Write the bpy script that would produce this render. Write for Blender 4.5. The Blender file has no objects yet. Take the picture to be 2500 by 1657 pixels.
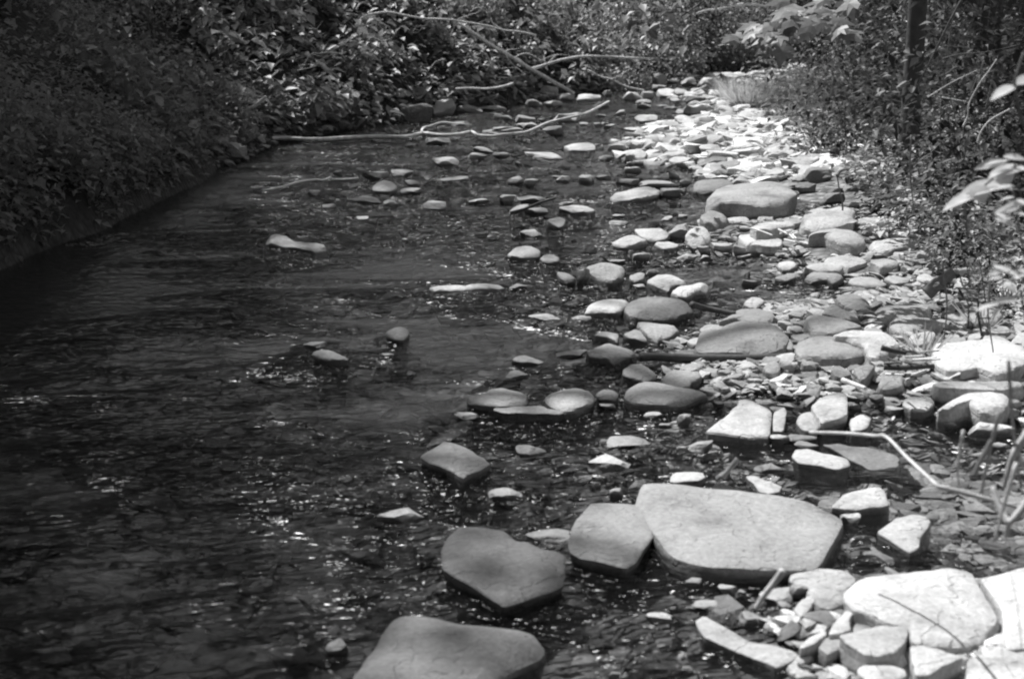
import bpy, math, random
import numpy as np
from mathutils import Vector, noise
R = math.radians
random.seed(7); rng = np.random.default_rng(7)
sc = bpy.context.scene

# ------------------------------------------------------------------ camera, sky, sun, exposure
CAM_H, LENS, SRC_W, SRC_H = 1.4, 50.0, 2500.0, 1657.0
F = LENS / 36.0 * SRC_W
CX, CY = SRC_W / 2, SRC_H / 2
PITCH = math.atan(CY / F)
cam = bpy.data.cameras.new('camera'); cam_o = bpy.data.objects.new('camera', cam)
sc.collection.objects.link(cam_o); sc.camera = cam_o
cam.lens = LENS; cam.sensor_width = 36; cam.sensor_fit = 'HORIZONTAL'
cam.clip_start = 0.05; cam.clip_end = 500
cam_o.location = (0, 0, CAM_H); cam_o.rotation_euler = (math.pi / 2 - PITCH, 0, 0)
cam.dof.use_dof = True; cam.dof.focus_distance = 7.5; cam.dof.aperture_fstop = 5.0

SUN_AZ, SUN_EL = R(38), R(56)                    # sun ahead and to the left
S = np.array([-math.sin(SUN_AZ) * math.cos(SUN_EL), math.cos(SUN_AZ) * math.cos(SUN_EL), math.sin(SUN_EL)])
world = bpy.data.worlds.new('World'); sc.world = world; world.use_nodes = True
nt = world.node_tree; bg = nt.nodes['Background']
sky = nt.nodes.new('ShaderNodeTexSky'); sky.sky_type = 'NISHITA'; sky.sun_disc = False
sky.sun_elevation = SUN_EL; sky.sun_rotation = -SUN_AZ
bw = nt.nodes.new('ShaderNodeRGBToBW')           # the photograph is on black and white film
nt.links.new(sky.outputs[0], bw.inputs[0]); nt.links.new(bw.outputs[0], bg.inputs[0])
bg.inputs[1].default_value = 0.145
sl = bpy.data.lights.new('sun', 'SUN'); sl.energy = 4.6; sl.angle = R(0.5); sl.color = (1, 1, 1)
sun_o = bpy.data.objects.new('sun', sl); sc.collection.objects.link(sun_o)
sun_o.rotation_euler = Vector(S).to_track_quat('Z', 'Y').to_euler(); sun_o.location = (0, 0, 30)
sc.view_settings.view_transform = 'Standard'; sc.view_settings.look = 'None'
sc.view_settings.exposure = 0.25; sc.view_settings.gamma = 1.0
sc.render.engine = 'CYCLES'
sc.cycles.use_denoising = True; sc.cycles.denoiser = 'OPENIMAGEDENOISE'
sc.cycles.max_bounces = 6; sc.cycles.transparent_max_bounces = 12
sc.cycles.sample_clamp_indirect = 2.0; sc.cycles.sample_clamp_direct = 0.0
sc.cycles.caustics_reflective = False; sc.cycles.caustics_refractive = False
sc.cycles.filter_width = 2.1

# ------------------------------------------------------------------ small tools
def vn(x, y, s=0):
    """value noise on numpy arrays, -1..1"""
    x = np.asarray(x, float); y = np.asarray(y, float)
    xi = np.floor(x).astype(np.int64); yi = np.floor(y).astype(np.int64)
    fx = x - xi; fy = y - yi
    fx = fx * fx * (3 - 2 * fx); fy = fy * fy * (3 - 2 * fy)
    def h(a, b):
        n = (a * 374761393 + b * 668265263 + s * 1442695041) & 0x7fffffff
        n = ((n ^ (n >> 13)) * 1274126177) & 0x7fffffff
        n = n ^ (n >> 16)
        return (n & 0xffff) / 32767.5 - 1
    a = h(xi, yi); b = h(xi + 1, yi); c = h(xi, yi + 1); d = h(xi + 1, yi + 1)
    return (a * (1 - fx) + b * fx) * (1 - fy) + (c * (1 - fx) + d * fx) * fy

def sstep(a, b, x):
    t = np.clip((np.asarray(x, float) - a) / (b - a), 0, 1); return t * t * (3 - 2 * t)

sp, cp = math.sin(PITCH), math.cos(PITCH)
def ray(px, py):
    u = (px - CX) / F; v = (CY - py) / F
    return np.array([u, cp + v * sp, -sp + v * cp])
def unproj(px, py, z=0.0):
    d = ray(px, py); dz = min(d[2], -1e-4)
    return d * ((z - CAM_H) / dz) + np.array([0, 0, CAM_H])
def at_dist(px, py, Y):
    d = ray(px, py); return d * (Y / d[1]) + np.array([0, 0, CAM_H])
def to_img(X, Y, Z):
    X = np.asarray(X, float); Y = np.asarray(Y, float); Z = np.asarray(Z, float) - CAM_H
    dep = np.maximum(Y * cp - Z * sp, 0.05); up = Y * sp + Z * cp
    return CX + F * X / dep, CY - F * up / dep
K = 700 / 2366.0
CROP = {'C1': (500, 0), 'C2': (1100, 0), 'C3': (1800, 0), 'C4': (500, 400), 'C5': (1100, 400), 'C6': (1800, 400),
        'D1': (500, 800), 'D2': (1100, 800), 'D3': (1800, 800), 'E4': (500, 1193), 'E5': (1100, 1193), 'E6': (1800, 1193)}
def cz(c, x, y):
    o = CROP[c]; return o[0] + K * x, o[1] + K * y

# ------------------------------------------------------------------ terrain shape
LY = np.array([-40, 5, 10, 14, 16, 19, 21.4, 23, 26, 28.7, 33, 45, 95]); LX = np.array([-3, -2.7, -2.6, -2.45, -1.75, -.3, .65, 1.5, 2.5, 3.5, 7.5, 22, 70])
RY = np.array([-40, 2, 3.5, 5, 6.6, 9.6, 13.9, 18, 23, 27, 30, 35, 45, 95]); RX = np.array([1.3, 1.5, 1.9, 2.3, 2.6, 2.95, 3.2, 3.7, 4.6, 7, 10.5, 16, 31, 90])
BARS = [(2.1, 14.6, 1.3, 2.6, .13), (1.55, 8.5, .8, .5, .10), (2.1, 8.0, .8, .9, .14), (.78, 5.25, .5, .45, .075), (1.5, 6.0, .9, .6, .11),
        (1.75, 5.2, .5, .5, .14), (.85, 3.05, .5, .33, .10), (.62, 4.55, .22, .25, .06), (1.0, 2.85, .35, .2, .06), (3.9, 27, 1.6, 1.6, .14), (2.0, 6.6, .8, .8, .05), (3.3, 20, 1.2, 2.5, .12), (2.6, 11, .7, 1.5, .12),
        (4.6, 25.5, 1.5, 2, .15), (1.2, 21.2, 1.6, .6, .10), (-.9, 16.8, .6, .5, .06), (1.5, 17.5, .6, 1.2, -.05)]
def ground(X, Y):
    X = np.asarray(X, float); Y = np.asarray(Y, float)
    xl = np.interp(Y, LY, LX) + .18 * vn(Y * .9, Y * 0 + 3.1, 1); xr = np.interp(Y, RY, RX) + .15 * vn(Y * .8, Y * 0 + 9.1, 2)
    t = np.clip((X - xl) / np.maximum(xr - xl, .3), 0, 1)
    bed = -.15 * (1 - sstep(.30, .72, t)) * sstep(0, .2, t) - .075
    for (bx, by, rx, ry, h) in BARS:
        bed = bed + h * np.exp(-((X - bx) / rx) ** 2 - ((Y - by) / ry) ** 2)
    bed = bed + .018 * vn(X * 2.3, Y * 2.3, 3) + .010 * vn(X * 7, Y * 7, 4)
    dl = np.maximum(xl - X, 0); dr = np.maximum(X - xr, 0)
    left = np.where(dl > 0,   .20 * sstep(0, .12, dl) + .62 * np.minimum(dl, 2.2) + .35 * np.clip(dl - 2.2, 0, 14) + .06 * dl, 0)
    right = np.where(dr > 0, .12 * sstep(0, .3, dr) + .30 * np.minimum(dr, 3) + .22 * np.clip(dr - 3, 0, 16), 0)
    bank = (left + right) * (1 + .18 * vn(X * .8, Y * .8, 5)) + .06 * vn(X * 3, Y * 3, 6) * ((dl + dr) > .1)
    return bed + bank
def g1(x, y): return float(ground(np.array([x]), np.array([y]))[0])
def on_ground(px, py, water=True):
    z = 0.0
    for _ in range(8):
        p = unproj(px, py, z); z = g1(p[0], p[1]); z = max(z, 0) if water else z
        z = min(z, 1.1)
    return unproj(px, py, z)

# ------------------------------------------------------------------ share of sun wanted on the ground; unseen leaves are shaped to it
def sun_share_img(x, y):
    near = np.interp(x, [120, 420, 560, 660, 780, 900, 1100, 1250, 1500, 1720], [.002, .006, .016, .055, .18, .32, .44, .50, .74, 1])
    mid = np.interp(x, [420, 560, 650, 770, 900, 1100, 1250, 1500, 1720], [.0, .008, .06, .18, .34, .48, .60, .82, 1])
    far = np.interp(x, [560, 700, 800, 950, 1080, 1300, 1450], [0, .10, .30, .56, .9, 1, 1])
    t = np.where(y > 800, near, mid); k = sstep(800, 1150, y); t = mid * (1 - k) + near * k
    k = 1 - sstep(260, 420, y); t = t * (1 - k) + far * k
    edge = 295 + .42 * (x - 1880)                     # shade of the trees on the right bank
    sh = sstep(-25, 35, edge - y) * sstep(1850, 1960, x + .35 * (y - 200))
    t = np.maximum(t, .55 * np.exp(-((x - 830) / 210) ** 4 - ((y - 338) / 16) ** 2))          # gap put in so sun falls on the branch in the water
    lit = np.exp(-((x - 1880) / 130) ** 2 - ((y - 185) / 42) ** 2) + 1.5 * np.exp(-((x - 2260) / 140) ** 2 - ((y - 420) / 70) ** 2) + np.exp(-((x - 2450) / 90) ** 2 - ((y - 500) / 200) ** 2)
    sh = sh * (1 - np.clip(lit * 1.3, 0, 1))
    return np.clip(t * (1 - .86 * sh), 0.002, 1)
def sun_share(X, Y):
    X = np.asarray(X, float); Y = np.asarray(Y, float)
    x, y = to_img(X, Y, np.zeros_like(X))
    x = np.where(Y < .6, np.where(X < .1, -999, 2400), x); y = np.clip(y, 0, 1700)
    return sun_share_img(x, y)

# ------------------------------------------------------------------ materials (all neutral grey: black and white film)
def mat(name):
    m = bpy.data.materials.new(name); m.use_nodes = True; n = m.node_tree
    for k in list(n.nodes): n.nodes.remove(k)
    out = n.nodes.new('ShaderNodeOutputMaterial'); return m, n, out
def N(n, t, **kw):
    k = n.nodes.new('ShaderNode' + t)
    for a, b in kw.items():
        if hasattr(k, a): setattr(k, a, b)
        else: k.inputs[a.replace('_', ' ')].default_value = b
    return k
def L(n, a, b): n.links.new(a, b)
def ramp(n, src, pts):
    r = N(n, 'ValToRGB'); e = r.color_ramp.elements
    while len(e) < len(pts): e.new(.5)
    for i, (p, v) in enumerate(pts): e[i].position = p; e[i].color = (v, v, v, 1)
    L(n, src, r.inputs[0]); return r.outputs[0]
def mathn(n, op, a, b=None, clamp=False):
    m = N(n, 'Math', operation=op); m.use_clamp = clamp
    for i, v in enumerate((a, b)):
        if v is None: continue
        if isinstance(v, (int, float)): m.inputs[i].default_value = v
        else: L(n, v, m.inputs[i])
    return m.outputs[0]

def rock_material(name, from_object=True, tone=.2):
    m, n, out = mat(name)
    geo = N(n, 'NewGeometry'); pos = geo.outputs['Position']
    oi = N(n, 'ObjectInfo'); off = N(n, 'VectorMath', operation='ADD')
    L(n, pos, off.inputs[0]); 
    if from_object: L(n, oi.outputs['Random'], off.inputs[1])
    n1 = N(n, 'TexNoise', Scale=5.0, Detail=6.0, Roughness=.62); L(n, off.outputs[0], n1.inputs['Vector'])
    mp = N(n, 'Mapping'); mp.inputs['Scale'].default_value = (3, 3, 26); mp.inputs['Rotation'].default_value = (.12, .1, 0); L(n, off.outputs[0], mp.inputs[0])
    n2 = N(n, 'TexNoise', Scale=2.2, Detail=5.0, Roughness=.6); L(n, mp.outputs[0], n2.inputs['Vector'])
    n3 = N(n, 'TexNoise', Scale=70.0, Detail=4.0, Roughness=.7); L(n, off.outputs[0], n3.inputs['Vector'])
    n4 = N(n, 'TexVoronoi', Scale=26.0); L(n, off.outputs[0], n4.inputs['Vector'])
    a = ramp(n, n1.outputs[0], [(.28, .52), (.46, .96), (.72, 1.22)])
    nsx = N(n, 'SeparateXYZ'); L(n, geo.outputs['True Normal'], nsx.inputs[0]); nz2 = mathn(n, 'MULTIPLY', nsx.outputs['Z'], nsx.outputs['Z']); side = mathn(n, 'SUBTRACT', 1.0, nz2, True)
    lay = mathn(n, 'MULTIPLY', n2.outputs[0], side)
    b = ramp(n, lay, [(.2, 1.0), (.5, .84)])
    c = ramp(n, n3.outputs[0], [(.3, .74), (.7, 1.18)])
    d = ramp(n, n4.outputs['Distance'], [(.04, .72), (.12, 1.0)])
    v = mathn(n, 'MULTIPLY', mathn(n, 'MULTIPLY', a, b), mathn(n, 'MULTIPLY', c, d))
    if from_object:
        tn = N(n, 'RGBToBW'); L(n, oi.outputs['Color'], tn.inputs[0]); v = mathn(n, 'MULTIPLY', v, tn.outputs[0])
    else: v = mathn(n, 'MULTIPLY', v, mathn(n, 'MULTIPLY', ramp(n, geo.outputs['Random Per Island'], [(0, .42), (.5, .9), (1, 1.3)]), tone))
    sx = N(n, 'SeparateXYZ'); L(n, pos, sx.inputs[0])
    wn = mathn(n, 'MULTIPLY', n1.outputs[0], .05)
    wet = ramp(n, mathn(n, 'SUBTRACT', mathn(n, 'ADD', sx.outputs['Z'], .024), wn), [(.0, 1.0), (.014, 1.0), (.026, 0.0)])   # water-soaked foot of the stone
    wet = mathn(n, 'MULTIPLY', wet, mathn(n, 'ADD', mathn(n, 'MULTIPLY', side, .9), .15), True)
    v = mathn(n, 'MULTIPLY', v, mathn(n, 'SUBTRACT', 1.0, mathn(n, 'MULTIPLY', wet, .66)))
    cc = N(n, 'CombineColor'); [L(n, v, cc.inputs[i]) for i in range(3)]
    bs = N(n, 'BsdfPrincipled'); L(n, cc.outputs[0], bs.inputs['Base Color'])
    L(n, mathn(n, 'SUBTRACT', .78, mathn(n, 'MULTIPLY', wet, .52)), bs.inputs['Roughness'])
    bs.inputs['Specular IOR Level'].default_value = .35
    n5 = N(n, 'TexNoise', Scale=3.2, Detail=4.0, Roughness=.6); L(n, off.outputs[0], n5.inputs['Vector'])      # broken layers of the flat stone
    stp = mathn(n, 'ADD', ramp(n, n5.outputs[0], [(.440, 0), (.452, .5), (.540, .55), (.550, 1)]), ramp(n, n5.outputs[0], [(.36, 0), (.372, .6)]))
    h = mathn(n, 'ADD', mathn(n, 'ADD', mathn(n, 'MULTIPLY', n1.outputs[0], 1.0), mathn(n, 'MULTIPLY', stp, .42)), mathn(n, 'ADD', mathn(n, 'MULTIPLY', lay, .6), mathn(n, 'MULTIPLY', n3.outputs[0], .30)))
    bp = N(n, 'Bump', Strength=.7, Distance=.022); L(n, h, bp.inputs['Height']); L(n, bp.outputs[0], bs.inputs['Normal'])
    L(n, bs.outputs[0], out.inputs[0]); return m
M_ROCK = rock_material('stone')
M_PEB = rock_material('gravel_stone', False, .36); M_PEB_PALE = rock_material('pale_gravel_stone', False, .46); M_PEB_FAR = rock_material('bright_gravel_stone', False, .76); M_PEB_POOL = rock_material('pool_stone', False, .70); M_PEB_DEEP = rock_material('depth_dark_stone', False, .15)  # last one: dimming by deep water put into the stone colour

def bed_material():
    m, n, out = mat('stream_bed'); geo = N(n, 'NewGeometry'); pos = geo.outputs['Position']
    sx = N(n, 'SeparateXYZ'); L(n, pos, sx.inputs[0])
    vo = N(n, 'TexVoronoi', Scale=17.0); vo.inputs['Randomness'].default_value = .95; L(n, pos, vo.inputs['Vector'])
    n1 = N(n, 'TexNoise', Scale=9.0, Detail=6.0, Roughness=.65); L(n, pos, n1.inputs['Vector'])
    bwn = N(n, 'RGBToBW'); L(n, vo.outputs['Color'], bwn.inputs[0])
    z = ramp(n, mathn(n, 'ADD', mathn(n, 'MULTIPLY', sx.outputs['Z'], 1.0), .4), [(.08, .035), (.24, .055), (.33, .24), (.42, .30), (.52, .12), (.62, .06)])  # darker when deep: light lost in the water is put into the colour
    a = ramp(n, bwn.outputs[0], [(.2, .6), (.8, 1.35)]); b = ramp(n, n1.outputs[0], [(.3, .7), (.7, 1.25)])
    e = ramp(n, vo.outputs['Distance'], [(.35, 1.0), (.8, .45)])
    gr = N(n, 'Attribute'); gr.attribute_name = 'gravelly'      # mud on the left shore and the banks, gravel at right
    v = mathn(n, 'MULTIPLY', mathn(n, 'MULTIPLY', mathn(n, 'MULTIPLY', z, gr.outputs['Fac']), e), mathn(n, 'MULTIPLY', a, b))
    cc = N(n, 'CombineColor'); [L(n, v, cc.inputs[i]) for i in range(3)]
    bs = N(n, 'BsdfPrincipled', Roughness=.8); L(n, cc.outputs[0], bs.inputs['Base Color'])
    h = mathn(n, 'ADD', mathn(n, 'MULTIPLY', mathn(n, 'SUBTRACT', 1.0, vo.outputs['Distance']), 1.0), mathn(n, 'MULTIPLY', n1.outputs[0], .5))
    bp = N(n, 'Bump', Strength=.8, Distance=.03); L(n, h, bp.inputs['Height']); L(n, bp.outputs[0], bs.inputs['Normal'])
    L(n, bs.outputs[0], out.inputs[0]); return m
M_BED = bed_material()

def water_material():
    m, n, out = mat('stream_water'); geo = N(n, 'NewGeometry'); pos = geo.outputs['Position']
    mp = N(n, 'Mapping'); mp.inputs['Rotation'].default_value = (0, 0, R(-12)); mp.inputs['Scale'].default_value = (.7, 1.6, 1); L(n, pos, mp.inputs[0])
    big = N(n, 'TexNoise', Scale=.85, Detail=3.0, Roughness=.55); L(n, mp.outputs[0], big.inputs['Vector'])
    rf = N(n, 'Attribute'); rf.attribute_name = 'riffle'
    mask = ramp(n, mathn(n, 'ADD', big.outputs[0], rf.outputs['Fac']), [(.42, .10), (.50, .45), (.58, 1.0)])
    w1 = N(n, 'TexNoise', Scale=9.0, Detail=1.5, Roughness=.55, Distortion=.5); L(n, mp.outputs[0], w1.inputs['Vector'])
    w2 = N(n, 'TexNoise', Scale=24.0, Detail=.6, Roughness=.6, Distortion=.8); L(n, mp.outputs[0], w2.inputs['Vector'])
    h = mathn(n, 'ADD', mathn(n, 'MULTIPLY', w1.outputs[0], 1.0), mathn(n, 'MULTIPLY', w2.outputs[0], .55))
    h = mathn(n, 'MULTIPLY', h, mask)
    bp = N(n, 'Bump', Strength=1.0, Distance=.092); L(n, h, bp.inputs['Height'])
    gl = N(n, 'BsdfGlossy', distribution='BECKMANN', Roughness=.25); gl.inputs['Color'].default_value = (1, 1, 1, 1); L(n, bp.outputs[0], gl.inputs['Normal'])
    tr = N(n, 'BsdfTransparent'); tr.inputs['Color'].default_value = (.76, .76, .76, 1)
    df = N(n, 'BsdfDiffuse'); df.inputs['Color'].default_value = (.06, .06, .06, 1); L(n, bp.outputs[0], df.inputs['Normal'])
    m1 = N(n, 'MixShader'); m1.inputs[0].default_value = .07; L(n, tr.outputs[0], m1.inputs[1]); L(n, df.outputs[0], m1.inputs[2])
    fr = N(n, 'Fresnel', IOR=1.33); L(n, bp.outputs[0], fr.inputs['Normal'])
    m2 = N(n, 'MixShader'); L(n, fr.outputs[0], m2.inputs[0]); L(n, m1.outputs[0], m2.inputs[1]); L(n, gl.outputs[0], m2.inputs[2])
    L(n, m2.outputs[0], out.inputs[0]); return m
M_WATER = water_material()

def leaf_material(name, base, var=.5, gloss=.12, trans=.4):
    m, n, out = mat(name)
    geo = N(n, 'NewGeometry'); rp = geo.outputs['Random Per Island']
    v = mathn(n, 'MULTIPLY', ramp(n, rp, [(0, 1 - var), (1, 1 + var)]), base)
    nz = N(n, 'TexNoise', Scale=40.0, Detail=2.0); L(n, geo.outputs['Position'], nz.inputs['Vector'])
    v = mathn(n, 'MULTIPLY', v, ramp(n, nz.outputs[0], [(.3, .85), (.7, 1.15)]))
    cc = N(n, 'CombineColor'); [L(n, v, cc.inputs[i]) for i in range(3)]
    df = N(n, 'BsdfDiffuse'); L(n, cc.outputs[0], df.inputs[0])
    tl = N(n, 'BsdfTranslucent'); L(n, cc.outputs[0], tl.inputs[0])
    gl = N(n, 'BsdfGlossy', Roughness=.42); gl.inputs[0].default_value = (1, 1, 1, 1)
    m1 = N(n, 'MixShader'); m1.inputs[0].default_value = trans; L(n, df.outputs[0], m1.inputs[1]); L(n, tl.outputs[0], m1.inputs[2])
    fr = N(n, 'Fresnel', IOR=1.4); fm = mathn(n, 'MULTIPLY', fr.outputs[0], gloss * 8, True)
    m2 = N(n, 'MixShader'); L(n, fm, m2.inputs[0]); L(n, m1.outputs[0], m2.inputs[1]); L(n, gl.outputs[0], m2.inputs[2])
    L(n, m2.outputs[0], out.inputs[0]); return m
M_LEAF = leaf_material('leaf', .31, .6, .07); M_LEAF_SUNTONED = leaf_material('sun_toned_broad_leaf', .72, .2, .01, .3)  # broad leaves: sheen and glow of the sun put into the colour
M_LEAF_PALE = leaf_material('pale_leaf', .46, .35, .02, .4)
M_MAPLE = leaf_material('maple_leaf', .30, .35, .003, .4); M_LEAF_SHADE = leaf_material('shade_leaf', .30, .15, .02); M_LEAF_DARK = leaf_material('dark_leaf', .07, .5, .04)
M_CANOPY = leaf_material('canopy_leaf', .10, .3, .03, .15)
M_GRASS = leaf_material('grass_blade', .55, .4, .03, .5)

def wood_material(name, base):
    m, n, out = mat(name); geo = N(n, 'NewGeometry')
    n1 = N(n, 'TexNoise', Scale=18.0, Detail=5.0, Roughness=.7); L(n, geo.outputs['Position'], n1.inputs['Vector'])
    v = mathn(n, 'MULTIPLY', ramp(n, n1.outputs[0], [(.3, .6), (.7, 1.25)]), base)
    cc = N(n, 'CombineColor'); [L(n, v, cc.inputs[i]) for i in range(3)]
    bs = N(n, 'BsdfPrincipled', Roughness=.75); L(n, cc.outputs[0], bs.inputs['Base Color'])
    bp = N(n, 'Bump', Strength=.6, Distance=.01); L(n, n1.outputs[0], bp.inputs['Height']); L(n, bp.outputs[0], bs.inputs['Normal'])
    L(n, bs.outputs[0], out.inputs[0]); return m
M_BARK = wood_material('bark', .10); M_DEAD = wood_material('bleached_wood', .82); M_WETWOOD = wood_material('wet_wood', .08); M_STEM = wood_material('plant_stem', .22)

# ------------------------------------------------------------------ object helpers
def mk(name, v, f, m, parent=None, smooth=True, label=None, cat=None, group=None, kind=None):
    me = bpy.data.meshes.new(name)
    v = np.asarray(v, np.float32)
    if isinstance(f, np.ndarray):
        nf, k = f.shape
        me.vertices.add(len(v)); me.vertices.foreach_set('co', v.ravel())
        me.loops.add(nf * k); me.loops.foreach_set('vertex_index', f.astype(np.int32).ravel())
        me.polygons.add(nf); me.polygons.foreach_set('loop_start', np.arange(0, nf * k, k, dtype=np.int32))
        me.update(calc_edges=True)
    else:
        me.from_pydata([tuple(map(float, a)) for a in v], [], f)
    if smooth: me.polygons.foreach_set('use_smooth', [True] * len(me.polygons))
    me.materials.append(m)
    o = bpy.data.objects.new(name, me); sc.collection.objects.link(o)
    if parent: o.parent = parent
    tag(o, label, cat, group, kind); return o
def tag(o, label=None, cat=None, group=None, kind=None):
    if label: o['label'] = label
    if cat: o['category'] = cat
    if group: o['group'] = group
    if kind: o['kind'] = kind
def empty(name, loc, label, cat, group=None):
    o = bpy.data.objects.new(name, None); sc.collection.objects.link(o); o.location = [float(a) for a in loc]; o.empty_display_size = .1
    tag(o, label, cat, group); return o

def tube(pts, r0, r1=None, sides=7, wob=.0):
    """tapered tube through the points"""
    pts = [np.asarray(p, float) for p in pts]
    n = len(pts); r1 = r0 * .4 if r1 is None else r1; V = []; Fc = []
    for i, p in enumerate(pts):
        t = pts[min(i + 1, n - 1)] - pts[max(i - 1, 0)]; t = t / (np.linalg.norm(t) + 1e-9)
        a = np.cross(t, [0.13, .2, .97]); a /= np.linalg.norm(a) + 1e-9; b = np.cross(t, a)
        r = r0 + (r1 - r0) * i / max(n - 1, 1)
        for k in range(sides):
            q = 2 * math.pi * k / sides; rr = r * (1 + wob * random.uniform(-1, 1))
            V.append(p + (a * math.cos(q) + b * math.sin(q)) * rr)
    for i in range(n - 1):
        for k in range(sides):
            Fc.append((i * sides + k, i * sides + (k + 1) % sides, (i + 1) * sides + (k + 1) % sides, (i + 1) * sides + k))
    Fc.append(tuple(range(sides))[::-1]); Fc.append(tuple((n - 1) * sides + k for k in range(sides)))
    return V, Fc
def join(parts):
    V = []; Fc = []
    for v, f in parts:
        o = len(V); V += list(v); Fc += [tuple(i + o for i in q) for q in f]
    return V, Fc
def curve(pts, n=24, jit=0.0):
    P = [np.asarray(p, float) for p in pts]; P = [2 * P[0] - P[1]] + P + [2 * P[-1] - P[-2]]; out = []
    m = len(P) - 3; per = max(2, n // m)
    for i in range(m):
        for k in range(per):
            t = k / per; a, b, c, d = P[i:i + 4]
            out.append(.5 * ((2 * b) + (c - a) * t + (2 * a - 5 * b + 4 * c - d) * t * t + (3 * b - a - 3 * c + d) * t ** 3))
    out.append(P[-2])
    if jit: out = [o + np.array([random.gauss(0, jit) for _ in range(3)]) for o in out]
    return out

def leaf_arrays(pos, axis, nrm, size, width=.5, fold=.12):
    pos = np.asarray(pos); axis = axis / (np.linalg.norm(axis, axis=1, keepdims=True) + 1e-9)
    side = np.cross(axis, nrm); side /= np.linalg.norm(side, axis=1, keepdims=True) + 1e-9
    up = np.cross(side, axis); s = np.asarray(size)[:, None]
    v = np.stack([pos, pos + s * (side * width * .5 + axis * .42 + up * fold), pos + s * (axis * .95 - up * fold * .6), pos + s * (-side * width * .5 + axis * .42 + up * fold)], 1)
    m = pos + s * (axis * .45)
    v = np.concatenate([v, m[:, None]], 1).reshape(-1, 3); n = len(pos)
    b = (np.arange(n) * 5)[:, None]
    f = np.concatenate([b + np.array([[0, 1, 2, 4]]), b + np.array([[0, 4, 2, 3]])], 0)
    return v, f
def rand_unit(n):
    a = rng.normal(size=(n, 3)); return a / np.linalg.norm(a, axis=1, keepdims=True)

# ================================================================== SETTING: ground and water
def axis_coords(a0, a1, fine0, fine1, st, grow=1.25):
    c = list(np.arange(fine0, fine1 + st / 2, st)); s = st
    x = fine1
    while x < a1: s *= grow; x += s; c.append(x)
    x = fine0; s = st; lo = []
    while x > a0: s *= grow; x -= s; lo.append(x)
    return np.array(lo[::-1] + c)
gx = axis_coords(-90, 90, -4.5, 7, .07); gy = axis_coords(-60, 160, 1.5, 31, .09)
GX, GY = np.meshgrid(gx, gy); GZ = ground(GX, GY)
nx, ny = len(gx), len(gy)
idx = np.arange(nx * ny).reshape(ny, nx)
gf = np.stack([idx[:-1, :-1], idx[:-1, 1:], idx[1:, 1:], idx[1:, :-1]], -1).reshape(-1, 4)
g_o = mk('ground', np.stack([GX, GY, GZ], -1).reshape(-1, 3), gf, M_BED, kind='structure')
gt = (GX - np.interp(GY, LY, LX)) / np.maximum(np.interp(GY, RY, RX) - np.interp(GY, LY, LX), .3)
at_ = g_o.data.attributes.new('gravelly', 'FLOAT', 'POINT'); at_.data.foreach_set('value', (.16 + .84 * sstep(.22, .62, gt) * (1 - .75 * sstep(.97, 1.12, gt))).astype(np.float32).ravel())

# ================================================================== ROCKS
rocks = []          # (object, px centre, px width, tone, shape word, hand label)
def resample(poly, n, smooth, k=.2):
    P = [np.array(p, float) for p in poly]
    for _ in range(smooth):
        Q = []
        for i in range(len(P)):
            a, b = P[i], P[(i + 1) % len(P)]; Q += [a * (1 - k) + b * k, a * k + b * (1 - k)]
        P = Q
    P = np.array(P + [P[0]]); d = np.r_[0, np.cumsum(np.linalg.norm(np.diff(P, axis=0), axis=1))]
    t = np.linspace(0, d[-1], n, endpoint=False)
    return np.stack([np.interp(t, d, P[:, 0]), np.interp(t, d, P[:, 1])], 1)
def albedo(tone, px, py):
    T = float(sun_share_img(np.array(px), np.array(py)))
    return float(np.clip(tone * (.92 if tone < .47 else 1.03) / max(T, .30) ** .42, .07, .68))  # colour lightened where less sun gets through, offsetting part of that shade

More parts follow.
